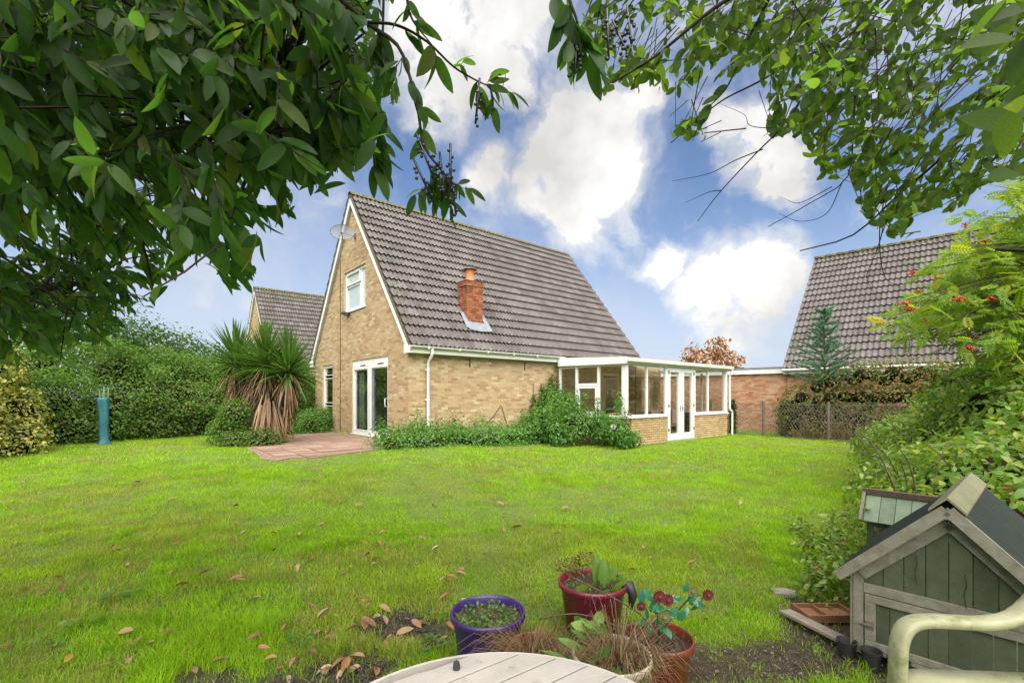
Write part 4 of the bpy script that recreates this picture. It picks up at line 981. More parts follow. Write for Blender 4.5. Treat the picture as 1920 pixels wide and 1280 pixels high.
# ------------------------------------------------------------------ hedges and shrubs on the left
def hedge_left():
    rr = random.Random(12); blobs = []
    path = [(-13.2, 3.0), (-13.0, 7.5), (-12.6, 11.2), (-11.2, 14.6), (-9.6, 16.2), (-8.6, 17.6), (-9.2, 20.5)]
    for k in range(34):
        t = k/33*(len(path)-1); i = min(int(t), len(path)-2); f = t-i
        x = path[i][0]*(1-f)+path[i+1][0]*f; y = path[i][1]*(1-f)+path[i+1][1]*f
        for zc in (.55, 1.35, 2.1): blobs.append(((x+rr.uniform(-.3,.3)-.5*(zc > 2), y+rr.uniform(-.3,.3)+.3*(zc > 2), zc+rr.uniform(-.15,.2)), (rr.uniform(.65,1.0), rr.uniform(.65,1.0), rr.uniform(.5,.75))))
    for k in range(110):
        t = rr.uniform(0, len(path)-1.01); i = int(t); f = t-i; x = path[i][0]*(1-f)+path[i+1][0]*f; y = path[i][1]*(1-f)+path[i+1][1]*f
        if k < 55: blobs.append(((x+rr.uniform(-.7,.4), y+rr.uniform(-.5,.5), 2.55+rr.uniform(-.1,.45)), (rr.uniform(.15,.4), rr.uniform(.15,.4), rr.uniform(.15,.4))))
        else: blobs.append(((x+rr.uniform(.35,.95), y-rr.uniform(.35,.95), rr.uniform(.3,2.2)), (rr.uniform(.2,.42), rr.uniform(.2,.42), rr.uniform(.15,.35))))
    ex = [[(c, r) for c, r in blobs if rr.random() < .12], 5000, .07, M['autumn'], SMALL, {}]
    ex2 = [[q for q in blobs if q[0][0] > -11.6 and q[0][1] > 13.5 and q[0][2] < 1.9], 11000, .07, M['autumn'], SMALL, {'rough': .5}]
    bush('ivy_hedge', blobs, 240000, .08, M['hedge'], 'tall ivy covered hedge along the left and back of the lawn', 'hedge', SMALL, 0, .5, [ex, ex2], jit=.5, rough=.6, depth=.6, loc=(-12.6, 11.2, .2))
hedge_left()
b = [((-9.8, 18.6, 2.2), (1.0,1.0,.8)), ((-11.2,18.2,2.5),(1.1,1,.9)), ((-12.6,17.6,2.9),(1.1,1.0,1.0)), ((-13.8,17.0,3.2),(1.2,1.1,1.2))]
tree_simple('leafy_tree', (-11.6, 18.2, .25), (-11.6,18.2,3.2), b, 16000, .12, M['ivy'], 'loose grey green tree rising behind the hedge left of the cordyline', depth=.8, rough=.5)
b = [((-15.0,15.5,3.4),(1.6,1.4,1.5)), ((-16.4,13.0,3.8),(1.8,1.6,1.8)), ((-17,9.5,4.2),(2,2,2.2)), ((-16,5.5,4.4),(2.2,2.2,2.4)), ((-15,1.5,4.2),(2.2,2.4,2.6))]
tree_simple('dark_tree', (-16.2, 10.5, .1), (-16.4,10.5,4.2), b, 26000, .16, M['ivy'], 'dark leafy tree behind the left hedge and the overhanging laurel', depth=.7, rough=.4)
# yellow variegated shrub
b = [((-11.3,9.6,.7),(.8,.8,.8)), ((-11.2,9.4,1.5),(.75,.7,.8)), ((-11.7,10.2,2.1),(.8,.8,.7)), ((-11.9,8.8,1.2),(.9,.9,1.1)), ((-10.9,10.3,.5),(.55,.55,.55)), ((-11.2,10.6,1.1),(.5,.5,.6))]
bush('variegated_shrub', b, 15000, .085, M['yellowshrub'], 'yellow and green variegated shrub at the left edge beside the hedge', 'shrub', SMALL, 0, .6, loc=(-11.3,9.6,.2))
p = gp(110, 815); b = [((p.x, p.y, .35+.2),(.42,.35,.32)), ((p.x+.5,p.y,.35),(.45,.3,.22)), ((p.x-.1,p.y-.2,.6),(.3,.3,.4))]
bush('dead_branch_pile', b, 1500, .11, M['straw'], 'heap of pale withered leaves under the left hedge', 'dead branches', SMALL, 0, 0, loc=(p.x,p.y,.24))

# rotary clothes dryer in its cover
def build_dryer():
    p = gp(195, 833); o = empty('rotary_dryer', p, 0, 'folded rotary clothes dryer in a teal cover standing on the lawn by the hedge', 'clothes dryer')
    teal = plain('teal_cover', (.012,.082,.10), (.02,.125,.15), 3, .6, .9, 9, stain=((.02,.1,.11), 6, .55, .5))
    s = p.y/F_PX; H = (833-748)*s; m = MB(); n = 20; v = []; f = []; rr = random.Random(5)
    prof = [(.14,0),(.12,.05),(.085,.12),(.10,.22),(.085,.34),(.105,.48),(.095,.62),(.11,.78),(.12,.92),(.125,1.0),(.12,1.03),(.10,1.0)]
    for k, (r, z) in enumerate(prof):
        for i in range(n):
            a = 2*math.pi*i/n; q = r*(1+.15*math.sin(3*a+k*.35)+.10*math.sin(8*a+k*.6)+.05*math.sin(k*2.4+a)); v.append((q*math.cos(a)+.012*math.sin(k*1.3), q*math.sin(a), z*H))
    for k in range(len(prof)-1):
        for i in range(n): f.append((k*n+i, k*n+(i+1) % n, (k+1)*n+(i+1) % n, (k+1)*n+i))
    m.add(v, f); m.build('cover', teal, o, True)
    grn = plain('green_arm', (.16,.24,.12), (.12,.19,.10), 10, .5)
    m = MB(); m.tube([(0,0,-.1),(0,0,(833-725)*s)], .022, 8); m.build('pole', grn, o)
    for k in range(4):
        a = k*1.57+.5; x, y = .09*math.cos(a), .09*math.sin(a); m = MB(); m.tube([(x*.8,y*.8,H*.7),(x,y,(833-727-3*k)*s)], .014, 6); m.build('arm', grn, o)
    m = MB(); m.tube([(.1*math.cos(a*.524), .1*math.sin(a*.524), H+.12+.02*math.sin(a*2)) for a in range(13)], .004, 4); m.build('line', grn, o)
build_dryer()

# cordyline
def blade_shape(droop, seg=6, width=.036):
    V = []; F = []; y = z = 0.0; ang = 0.0
    for i in range(seg+1):
        t = i/seg; w = width*(.45+1.1*math.sin(math.pi*min(1, .18+t*.75)))*(1-t**4)*.5+.0008
        V += [(-w, y, z+w*.5), (0, y, z), (w, y, z+w*.5)]
        ang = -droop*(t**1.3); y += math.cos(ang)/seg; z += math.sin(ang)/seg
    for i in range(seg): a = 3*i; F += [(a, a+1, a+4, a+3), (a+1, a+2, a+5, a+4)]
    return np.array(V), np.array(F)
def build_cordyline():
    p0 = gp(505, 832); o = empty('cordyline_palm', p0, 0, 'multi headed cordyline palm with green spiky crowns and brown dead skirts by the patio', 'palm')
    heads = [at(442, 672, 13.1), at(498, 674, 12.4), at(540, 686, 12.3), at(472, 700, 12.9)]; loc = np.array(p0)
    for h in heads:
        m = MB(); q = h-p0; m.tube(bez([(q.x*.15, q.y*.2, -.1), (q.x*.45, q.y*.5, q.z*.4), (q.x*.9, q.y, q.z*.75), q], 10), [.16-.007*i for i in range(11)], 8); m.build('stem', M['bark'], o, True)
    G = [[], []]; shapes = [blade_shape(.06), blade_shape(.22), blade_shape(.55)]
    data = {0: [], 1: [], 2: []}; dead = {0: [], 1: [], 2: []}
    for hi, h in enumerate(heads):
        n = 240 if hi < 3 else 110
        for k in range(n):
            f = k/n; el = math.radians(88-108*f**1.15+random.gauss(0, 6)); az = random.uniform(0, 2*math.pi)
            d = Vector((math.cos(az)*math.cos(el), math.sin(az)*math.cos(el), math.sin(el))); ln = random.uniform(.78, 1.15)*(1.0 if hi < 3 else .9)
            sh = 0 if el > .75 else (1 if el > .05 else 2)
            nr = Vector((-d.x*math.tan(el) if abs(el) < 1.4 else -d.x, -d.y, 1)); nr = Vector((0,0,1))-d*d.z
            if nr.length < .05: nr = Vector((math.cos(az+3.14), math.sin(az+3.14), 0))
            st = h+d*.06-Vector((0,0,.25*f))
            data[sh].append((st, d, nr, ln))
        for k in range(150 if hi < 3 else 90):
            f = random.random(); el = math.radians(-40-42*f+random.gauss(0, 8)); az = random.uniform(0, 2*math.pi)
            d = Vector((math.cos(az)*math.cos(el), math.sin(az)*math.cos(el), math.sin(el))); nr = Vector((0,0,1))-d*d.z
            if nr.length < .05: nr = Vector((math.cos(az), math.sin(az), 0))
            st = h-Vector((0,0,.15+f*random.uniform(.2, 1.1)))+Vector((d.x, d.y, 0))*.05
            dead[2 if f < .5 else 1].append((st, d, nr, random.uniform(.5, .85)))
    for k in range(420):                       # skirt round the joined trunks
        az = random.uniform(0, 2*math.pi); z = random.uniform(.25, 1.35); r = random.uniform(.1, .36)
        st = Vector((p0.x+r*math.cos(az)*1.1, p0.y+r*math.sin(az), p0.z+z)); d = Vector((math.cos(az)*.5, math.sin(az)*.5, -1)).normalized()
        dead[random.choice((0,1))].append((st, d, Vector((math.cos(az), math.sin(az), .5)), min(z*1.0, random.uniform(.4, .9))))
    for dct, mat, npz, nm in ((data, M['cord'], (120, 60, 40), 'blade'), (dead, M['corddead'], (0, 40, 30), 'dead_blade')):
        for sh in (0, 1, 2):
            L_ = dct[sh]
            if not L_: continue
            Ts = np.array([q[0] for q in L_]); D = np.array([q[1] for q in L_]); Nn = np.array([q[2] for q in L_]); ln = np.array([q[3] for q in L_])
            leaves(o, shapes[sh], frames(D, Nn, ln), Ts, mat, None, npz[sh], nm, nm+'s', loc)
    return o
build_cordyline()
p = gp(432, 834); b = [((p.x, p.y, .55),(.5,.5,.55)), ((p.x+.2,p.y-.1,1.05),(.4,.4,.4)), ((p.x+.9,p.y-.25,.4),(.5,.35,.3)), ((p.x+.4,p.y-.35,.35),(.4,.35,.3))]
bush('small_leaved_shrub', b, 7000, .06, M['hedge'], 'small leafy shrub at the foot of the cordyline on its left', 'shrub', SMALL, 0, .6, extra=[(b[2:], 900, .06, M['autumn'], SMALL, {})], loc=(p.x,p.y,.25))
p = gp(583, 812); b = [((p.x, p.y, .5),(.45,.45,.45)), ((p.x-.2,p.y+.8,.6),(.6,.5,.5)), ((p.x+.1,p.y+1.6,.6),(.5,.5,.5)), ((p.x-.7,p.y-.35,.35),(.4,.3,.2))]
bush('patio_weeds', b, 5000, .075, M['weed'], 'fresh green weeds between the cordyline and the house wall', 'weeds', SMALL, 0, .5, loc=(p.x,p.y,.25))

# overgrown plants against the house
def wall_plants():
    def hp(u, v, z): w = HM @ Vector((u, v, z)); return (w.x, w.y, w.z)
    rr = random.Random(3); b = []
    for k in range(26):
        u = -.9+k*.22; b.append((hp(u, -.75+rr.uniform(-.35,.3), .22+rr.uniform(0,.08)), (rr.uniform(.35,.5), rr.uniform(.35,.5), rr.uniform(.22,.38))))
    for k in range(7): b.append((hp(-.8+k*.25, -.25+rr.uniform(-.15,.15), .42), (.3,.3,rr.uniform(.2,.42))))
    for k in range(26): b.append((hp(rr.uniform(-.9,4.2), rr.uniform(-1.0,-.2), .4+rr.uniform(0,.2)),(.06,.06,rr.uniform(.12,.32))))
    b.append((hp(1.2,-.4,.5),(.25,.25,.4))); b.append((hp(0,-.5,.65),(.16,.16,.45))); b.append((hp(2.2,-.3,.45),(.3,.25,.4)))
    bush('low_weeds', b, 20000, .075, M['weed'], 'low spreading weeds along the foot of the long brick wall', 'weeds', HEDGE, 220, .5, rough=1.0, loc=hp(1,-.7,.1))
    b = []
    for (u, v, z, r) in ((3.7,-.7,.45,.6),(4.3,-.8,.65,.75),(4.9,-1.1,.75,.8),(5.0,-2.0,.7,.75),(5.1,-2.7,.55,.6),(5.2,-3.2,.4,.5),(4.5,-1.6,.55,.7),(5.0,-.5,1.1,.5),(4.6,-.35,1.0,.45),(5.2,-1.3,1.15,.4),(5.5,-3.35,.35,.38),(5.25,-2.2,1.0,.35)): 
        for q in range(5): b.append((hp(u+rr.gauss(0,.28)*r*1.6, min(-.15, v+rr.gauss(0,.25)*r*1.6), max(.15, z*.85+rr.gauss(0,.2)*r)),(r*.42,r*.42,r*.4)))
    for (u, v, z, r) in ((5.0,-.35,1.35,.34),(5.2,-.3,1.6,.28),(4.75,-.3,1.2,.32),(5.3,-.8,1.35,.28),(4.95,-.25,1.75,.2)): b.append((hp(u,v,z),(r,r*.8,r)))
    for k in range(34):
        u = rr.uniform(3.4,5.4); v = rr.uniform(-1.9,-.2) if u < 5.2 else rr.uniform(-3.3,-.2); zz = .5+.55*min(1,(u-3.3)/1.4)+rr.uniform(0,.35); b.append((hp(u,v,zz),(.07,.07,rr.uniform(.18,.4))))
    ex = [([(hp(5.25,-.12,1.55),(.1,.1,.75)),(hp(4.85,-.1,1.35),(.1,.08,.5)),(hp(4.5,-.1,1.2),(.08,.08,.4)),(hp(5.3,-3.2,.75),(.1,.1,.4)),(hp(5.32,-.25,1.7),(.14,.1,.5))], 1300, .06, M['ivy'], HEDGE, {})]
    o = bush('leafy_shrub', b, 17000, .085, M['weed'], 'bushy green shrub climbing up at the conservatory corner', 'shrub', HEDGE, 260, .5, ex, rough=.85, depth=.5, loc=hp(4.9,-1.2,.02))
    m = MB(); L0 = Vector(hp(4.9,-1.2,.02))
    m2 = MB(); m2.tube([Vector(hp(*q))-L0 for q in ((2.35,-.03,.45),(2.9,-.03,.95),(3.15,-.03,1.22),(3.2,-.03,1.15),(3.45,-.03,.5))], .012, 5); m2.build('stem', M['drytwig'], o)
    for q in ((5.25,-.1),(4.85,-.1),(4.5,-.1)): m = MB(); m.tube([Vector(hp(q[0],-.15,.3))-L0, Vector(hp(q[0]+.05,-.06,1.2))-L0, Vector(hp(q[0],-.05,1.9))-L0], .01, 5); m.build('stem', M['drytwig'], o)
    f = hp(4.95,-2.95,.62); fo = empty('purple_flower', f, 0, 'single pale purple flower in the shrub beside the conservatory', 'flower'); m = MB()
    for k in range(6): a = k*1.05; m.ball((.045*math.cos(a), -.02, .045*math.sin(a)), .04, 6, 4, sc=(1,.4,1))
    m.build('petals', plain('petal', (.45,.40,.62), (.55,.5,.7), 9, .6), fo, True); m = MB(); m.ball((0,-.04,0), .025, 6, 4); m.build('centre', M['berryblue'], fo, True)
wall_plants()

# ------------------------------------------------------------------ right hand side
def right_side():
    # autumnal brambles behind the fence
    fa = Vector((8.3,19.6)); fd = (Vector((13.2,12.3))-fa).normalized(); nn = Vector((-fd.y, fd.x)); nn = nn if nn.x > 0 else -nn; rr = random.Random(4); b = []
    for k in range(22):
        t = 2.9+k*.3; q = fa+fd*t+nn*rr.uniform(.35, 1.1); h = 1.15+.95*math.sin(min(1, k/5)*1.57)
        b.append(((q.x, q.y, rr.uniform(.5, .8)), (.55,.55,.6))); b.append(((q.x+nn.x*.3, q.y+nn.y*.3, h+rr.uniform(-.1,.2)), (.6,.6,.5))); b.append(((q.x+nn.x*.3, q.y+nn.y*.3, h*.7), (.6,.6,.5)))
    bush('autumn_bramble', b, 22000, .09, M['autumn'], 'brown and green bramble thicket behind the wire fence', 'bramble', SMALL, 0, .4, extra=[(b, 12000, .08, M['hedge'], SMALL, {})], rough=.5, loc=(b[4][0][0], b[4][0][1], 0))
    q = gp(1473, 818); b = [((q.x, q.y, z), (.24,.24,.3)) for z in (.2,.5,.8,1.08)]
    bush('ivy_clump', b, 2200, .06, M['ivy'], 'ivy clump grown over the end post of the wire fence', 'ivy', SMALL, 0, .7, loc=(q.x,q.y,0))
    q = gp(1374, 813); b = [((q.x, q.y, z), (.16,.16,.35)) for z in (.25,.7,1.1)]
    bush('ivy_clump', b, 1300, .06, M['ivy'], 'narrow ivy clump beside the conservatory downpipe', 'ivy', SMALL, 0, .7, loc=(q.x,q.y,0))
    # dry stems on the fence
    m = MB()
    q0 = gp(1490, 822)
    for k in range(60):
        t = random.uniform(0, 2.6); x = fd.x*t+random.gauss(0,.1)-.1; y = fd.y*t+random.gauss(0,.1)-.1; h = random.uniform(.3,1.1)
        m.tube([(x,y,0),(x+random.gauss(0,.06),y,h*.6),(x+random.gauss(0,.14),y+random.gauss(0,.1),h)], .004, 3, False)
    o = m.build('dry_grass', M['straw'], None, loc=q0); tag(o, 'tall dry grass stems along the foot of the wire fence', 'dry grass', kind='stuff')
    # pine sapling
    pb = at(1545, 700, 16.6); pb.z = 0; o = empty('pine_sapling', pb, 0, 'blue green pine sapling in front of the tiled roof on the right', 'pine tree')
    zt = at(1545, 578, 16.6).z; m = MB(); m.tube([(0,0,0),(0.02,0,zt*.5),(0,0,zt)], [.05,.035,.008], 7); m.build('trunk', M['bark'], o, True)
    Ts = []; D = []; tw = MB()
    for lv in range(13):
        z = 1.9+(zt-1.95)*lv/12.5; R_ = 1.05*(1-lv/13.5)+.12
        for k in range(6):
            a = k*1.05+lv*1.3+random.uniform(-.4,.4); R2 = R_*random.uniform(.55,1.2); e = Vector((math.cos(a)*R2, math.sin(a)*R2, R2*.35+random.uniform(-.12,.15))); st = Vector((0,0,z)); pts = bez([st, st+e*.5-Vector((0,0,.03)), st+e], 6); tw.tube(pts, [.010-.0012*i for i in range(len(pts))], 4, False)
            for j in range(190):
                t = random.uniform(.15, 1); c = st+e*t; dd = Vector((random.gauss(0,.55), random.gauss(0,.55), random.gauss(.3,.55)))+e.normalized()*.8; Ts.append(c+pb); D.append(dd)
    for j in range(160): Ts.append(Vector((0,0,zt-random.uniform(0,.45)))+pb); D.append(Vector((random.gauss(0,.5),random.gauss(0,.5),random.uniform(.2,1))))
    tw.build('branch', M['drytwig'], o); Ts = np.array(Ts); D = np.array(D); needle = (np.array([(-.5,0,0),(.5,0,0),(0,1,0)]), np.array([(0,1,2)]))
    ln = RNG.uniform(.08,.14,len(Ts)); leaves(o, needle, frames(D, RNG.normal(size=(len(Ts),3)), ln, ln*.12+.008), Ts, M['pine'], None, 0, 'needle', 'needles', np.array(pb), False)
    # rowan
    base_p = np.array((11.5, 7.2, 0.)); o = empty('rowan_tree', base_p, 0, 'yellow green rowan tree with red berry clusters at the right edge', 'tree')
    poly = [(1630,640),(1660,560),(1700,560),(1725,530),(1700,500),(1740,470),(1800,460),(1790,420),(1770,385),(1830,370),(1860,340),(1925,250),(2300,200),(2400,800),(1925,790),(1880,720),(1800,690),(1790,650),(1740,680),(1690,650)]
    # compound leaf
    V = []; F = []
    for k in range(6):
        for sg in (-1, 1):
            y = .18+k*.14; n0 = len(V); l = .34*(1-.3*abs(k-2.5)/2.5); V += [(0,y,0),(sg*l*.45,y+.15,.02),(sg*l,y+.16,-.03),(sg*l*.5,y-.02,.02)]; F += [(n0,n0+1,n0+2,n0+3)]
    n0 = len(V); V += [(0,.98,0),(.06,1.1,.01),(0,1.28,-.02),(-.06,1.1,.01)]; F += [(n0,n0+1,n0+2,n0+3)]; n0 = len(V); V += [(-.008,0,0),(.008,0,0),(.005,1,0),(-.005,1,0)]; F += [(n0,n0+1,n0+2,n0+3)]
    comp = (np.array(V), np.array(F)); trunk = MB(); hub = Vector((10.6, 7.4, 3.6)); tr0 = Vector(base_p)
    trunk.tube(bez([(0,0,-.1),(-.3,.1,1.8),hub-tr0],8), [.14,.13,.12,.11,.10,.09,.08,.07,.06], 8)
    Ts = []; D = []; ber = []; n_t = 0
    while n_t < 300:
        px, py = random.uniform(1640, 1990 if n_t < 235 else 2300), random.uniform(230, 780)
        if not inpoly(poly, np.array([px]), np.array([py]))[0]: continue
        d = random.uniform(5.6, 8.4); c = at(px, py, d); n_t += 1
        st = hub+(c-hub)*random.uniform(.25,.45); pts = bez([st, st*.5+c*.5+Vector((0,0,.15)), c], 6); trunk.tube([q-tr0 for q in pts], [.013-.0018*i for i in range(len(pts))], 4, False)
        if random.random() < .5: trunk.tube([hub-tr0, hub*.5+st*.5+Vector((0,0,.1))-tr0, st-tr0], [.03,.02,.012], 5, False)
        dr = (c-st).normalized()
        for j in range(11):
            q = pts[-1]*(1-j/20)+st*(j/20); Ts.append(q+Vector((random.gauss(0,.05),random.gauss(0,.05),random.gauss(0,.05)))); D.append(dr*.5+Vector((random.gauss(0,.6), random.gauss(0,.6), random.gauss(-.25,.35))))
        if random.random() < .15: ber.append(c+Vector((random.gauss(0,.08),random.gauss(0,.08),-.04)))
    trunk.build('trunk', M['bark'], o, True); Ts = np.array(Ts); D = np.array(D); px, py = proj(Ts+unit(D)*.1); k = inpoly(poly, px, py) | (px > 1930)
    Ts = Ts[k]; D = D[k]; nr = np.array([0,0,1.])+.5*RNG.normal(size=(len(Ts),3)); leaves(o, comp, frames(D, nr, RNG.uniform(.17,.27,len(Ts))), Ts, M['rowan'], None, 260, 'leaf', 'crown', base_p, False)
    for c in ber:
        m = MB()
        for j in range(18): m.ball((random.gauss(0,.026), random.gauss(0,.026), random.gauss(0,.017)), .0125, 6, 4)
        x = m.build('berry_cluster', M['berryred'], o, True); x.location = c-Vector(base_p)
    # dark oak-like shrub and the big bramble bank
    b = pix_blobs([(1860,720,48),(1900,690,45),(1835,740,40),(1900,740,50),(1790,725,30)], 9.0)
    bush('dark_shrub', b, 5000, .08, M['ivy'], 'dark green shrub under the rowan at the right edge', 'shrub', HEDGE, 0, .5, loc=(b[0][0][0], b[0][0][1], 0), rough=.5)
    rr = random.Random(9); b = []
    for k in range(130):
        y = rr.uniform(3.6, 12.5); x0 = .735*y+.1; x = x0+.35+abs(rr.gauss(0,1))*(1.3+.1*y); lim = .95 if y < 5 else 1.1
        e = min(1, (x-x0)/1.2); z = (.25+.85*e)*(lim if x < x0+1.6 else 1.75)*rr.uniform(.35,1.0)
        b.append(((x, y, z*.75), (rr.uniform(.35,.55), rr.uniform(.35,.55), rr.uniform(.28,.42))))
    ex = [(b, 1600, .09, M['autumn'], HEDGE, {}), ([q for q in b if q[0][1] < 8], 1500, .085, M['rowan'], OVAL, {'rough': .6})]
    o = bush('bramble_bank', b, 60000, .085, M['bramble'], 'large bramble bank of light green leaves along the right of the lawn', 'bramble', HEDGE, 300, .42, ex, rough=.55, depth=.6, loc=(5.2,5.6,0))
    m = MB(); L0 = Vector((5.2,5.6,0))
    for k in range(70):
        c = Vector(rr.choice(b)[0]); c.z = 0; e = c+Vector((rr.gauss(-.25,.4), rr.gauss(-.1,.4), rr.uniform(.5,1.35))); m.tube([q-L0 for q in bez([c, c*.5+e*.5+Vector((0,0,.3)), e], 6)], [.009-.001*i for i in range(7)], 4, False)
    m.build('stems', M['drytwig'], o)['kind'] = 'stuff'
right_side()

# ------------------------------------------------------------------ overhanging trees near the camera
def build_laurel():
    base_p = Vector((-3.6, 2.0, 0)); o = empty('laurel_tree', base_p, 0, 'dark large leaved laurel tree overhanging the top left of the view', 'tree')
    poly = [(-900,-1200),(760,-1200),(735,0),(690,25),(700,90),(735,130),(730,190),(700,215),(720,262),(700,300),(640,330),(590,360),(545,330),(555,395),(520,440),(470,420),(440,455),(490,510),(470,550),(425,540),(400,480),(330,490),(310,530),(290,570),(230,590),(200,640),(130,640),(110,685),(60,670),(0,680),(-300,760),(-900,800)]
    tm = MB(); rel = lambda q: Vector(q)-base_p
    limbs = [[(-3.6,2.0,-.1),(-3.5,2.05,1.2),(-3.2,2.4,2.3),(-2.7,2.9,3.3),(-1.6,3.0,4.1),(-.4,2.5,4.6)], [(-3.1,2.2,2.3),(-2.8,2.6,2.8),(-2.0,2.7,3.0),(-1.3,2.6,3.0)], [(-2.9,2.25,2.6),(-3.2,3.3,3.2),(-3.0,4.4,3.4)], [(-3.5,2.05,1.2),(-3.5,2.9,2.0),(-3.3,3.9,2.5)], [(-2.4,2.4,3.1),(-2.2,1.4,3.8),(-1.6,.5,4.3),(-.8,-.2,4.6)]]
    sk = []
    for i, l in enumerate(limbs):
        pts = bez(l, 20); r0 = .12 if i == 0 else .05; tm.tube([rel(q) for q in pts], [r0*(1-.85*k/len(pts))+.006 for k in range(len(pts))], 8); sk += pts
    tm.build('trunk', M['bark'], o, True)
    Ts = []; D = []; tw = MB()
    HANG = []
    def twig(c, dr, nl, ln, spread=.5, hang=False, r=.004):
        e = c+dr*((.014 if hang else .035)*nl); HANG.extend([hang]*nl); r = .0018 if hang else r
        pe = proj(np.array([c, e])); draw = hang or bool(inpoly(poly, pe[0], pe[1]).all())
        if draw: tw.tube([rel(c), rel(c*.5+e*.5+Vector((0,0,-.01))), rel(e)], [r, r*.8, r*.5], 4, False)
        for j in range(nl):
            q = c+(e-c)*(j/nl); sd = Vector((random.gauss(0,1), random.gauss(0,.7), random.gauss(0,.6))); Ts.append(q)
            D.append((dr*.55+sd*spread+Vector((.25,0,-.75))*random.uniform(.2,1.0), ln*random.uniform(.7,1.2)))
    # mass of the crown
    n = 0; tries = 0
    while n < 1700 and tries < 40000:
        tries += 1; px, py = random.uniform(-500, 760), random.uniform(-650, 700)
        if not inpoly(poly, np.array([px]), np.array([py]))[0]: continue
        if (px < -60 or py < -60) and random.random() < .45: continue
        if px < 330 and py > 330: d = random.uniform(2.6, 4.8)
        elif py < -60: d = random.uniform(1.5, 3.8)
        else: d = random.uniform(1.45, 3.6)
        c = at(px, py, d); n += 1
        dr = Vector((random.gauss(.45,.35), random.gauss(-.1,.3), random.gauss(-.45,.35))).normalized()
        if random.random() < .5:
            s_ = min(sk, key=lambda q: (q-c).length); 
            pq = proj(np.array([s_*.5+c*.5, s_]));
            if (s_-c).length < 1.4 and inpoly(poly, pq[0], pq[1]).all(): tw.tube([rel(s_), rel(s_*.5+c*.5+Vector((0,0,.06))), rel(c)], [.009,.007,.004], 4, False)
        twig(c, dr, random.randint(8, 12), .12)
    # the branches that hang in front of the sky
    def branch(pix, depth, r, leafs):
        pts = bez([at(x, y, depth+dd) for x, y, dd in pix], 24); m = MB(); m.tube([rel(q) for q in pts], [r*(1-.7*k/len(pts)) for k in range(len(pts))], 6); m.build('branch', M['twig'], o, True)
        for (t, nl, ln, (dx, dz)) in leafs:
            i = min(len(pts)-2, int(t*(len(pts)-1))); c = pts[i]; dv = Vector((dx, random.gauss(0,.2), dz)).normalized()
            twig(c, dv, nl+1, ln, .42, True)
        return pts
    branch([(560,-60,0),(640,0,0),(690,45,0),(745,85,-.05),(770,150,-.1),(785,215,-.1),(795,275,-.1),(830,322,-.1),(845,345,-.1)], 1.75, .009, [(.30,6,.11,(.3,-.8)),(.42,5,.10,(-.4,-.7)),(.70,3,.09,(.3,-.6)),(.33,5,.1,(-.3,-.8)),(.5,3,.085,(.2,-.6)),(.6,3,.09,(.5,-.4)),(.84,9,.085,(-.1,-.8)),(.88,9,.08,(-.6,-.5)),(.9,8,.08,(.2,-.9)),(.95,8,.075,(.1,-.8)),(.99,6,.06,(.6,-.3))])
    branch([(690,42,0),(745,48,0),(800,78,0),(850,125,0),(895,152,0),(925,165,0)], 1.72, .006, [(.25,2,.08,(.4,-.3)),(.48,2,.15,(.25,-.9)),(.62,3,.075,(.5,.4)),(.83,4,.08,(-.1,-.8)),(.9,4,.07,(.2,.6)),(.97,5,.085,(.2,-.9)),(.99,6,.09,(.9,-.1))])
    branch([(760,-40,0),(770,30,0),(810,85,0)], 1.7, .006, [(.3,3,.1,(.2,-.6)),(.6,2,.09,(.5,-.2))])
    branch([(420,290,.2),(470,255,.1),(530,245,0),(580,215,0),(620,180,-.05),(650,150,-.1)], 1.7, .010, [(.15,5,.14,(.1,-.9)),(.3,5,.16,(.15,-.95)),(.45,5,.15,(.3,-.9)),(.55,4,.16,(.3,-.9)),(.66,4,.16,(.3,-.9)),(.75,4,.16,(.3,-.9)),(.85,4,.15,(.4,-.8)),(.95,4,.14,(.5,-.7))])
    branch([(585,-30,0),(590,80,0),(597,190,.05)], 1.6, .008, [(.5,4,.12,(-.3,-.9)),(.9,4,.12,(-.4,-.9))])
    branch([(720,-40,.05),(715,120,.05),(700,190,.05),(712,260,.05),(680,300,.05)], 1.85, .006, [(.5,5,.13,(.2,-.8)),(.7,6,.14,(.1,-.9)),(.9,5,.13,(.2,-.9))])
    branch([(980,-70,0),(1050,-30,0),(1075,20,-.05),(1090,70,-.05)], 1.45, .008, [(.45,4,.12,(-.7,-.5)),(.62,5,.12,(-.5,-.8)),(.8,5,.12,(-.3,-.9)),(.9,5,.11,(.3,-.8)),(.97,6,.11,(.5,-.7))])
    Ts = np.array(Ts); ln = np.array([q[1] for q in D]); Dv = unit(np.array([q[0] for q in D]))
    tip = Ts+Dv*ln[:, None]; px, py = proj(tip); mx, my = proj(Ts+Dv*ln[:, None]*.5)
    ok = inpoly(poly, px+RNG.normal(0,12,len(px)), py+RNG.normal(0,12,len(px))) | (mx < -20) | (my < -20)
    # leaves of the hanging branches stand outside the mass on purpose
    inframe = (mx > 0) & (my > 0)
    hg = np.array(HANG); keep = np.where(hg, ~((px > 595) & (px < 700) & (py > 385)), ok)
    keep &= Ts[:, 1] > .9
    Ts, Dv, ln = Ts[keep], Dv[keep], ln[keep]
    nr = unit(np.array([.15, -.55, .5])+.55*RNG.normal(size=(len(Ts), 3)))
    leaves(o, LAUREL, frames(Dv, nr, ln), Ts, M['laurel'], None, 300, 'leaf', 'crown', np.array(base_p))
    cb = [((random.uniform(-4.5,1.5), random.uniform(-3.4,-.2), random.uniform(3.9,6.0)), (random.uniform(.6,1.0), random.uniform(.6,1.0), random.uniform(.4,.7))) for _ in range(16)]  # unseen leaf canopy behind the camera, added to shade the foreground
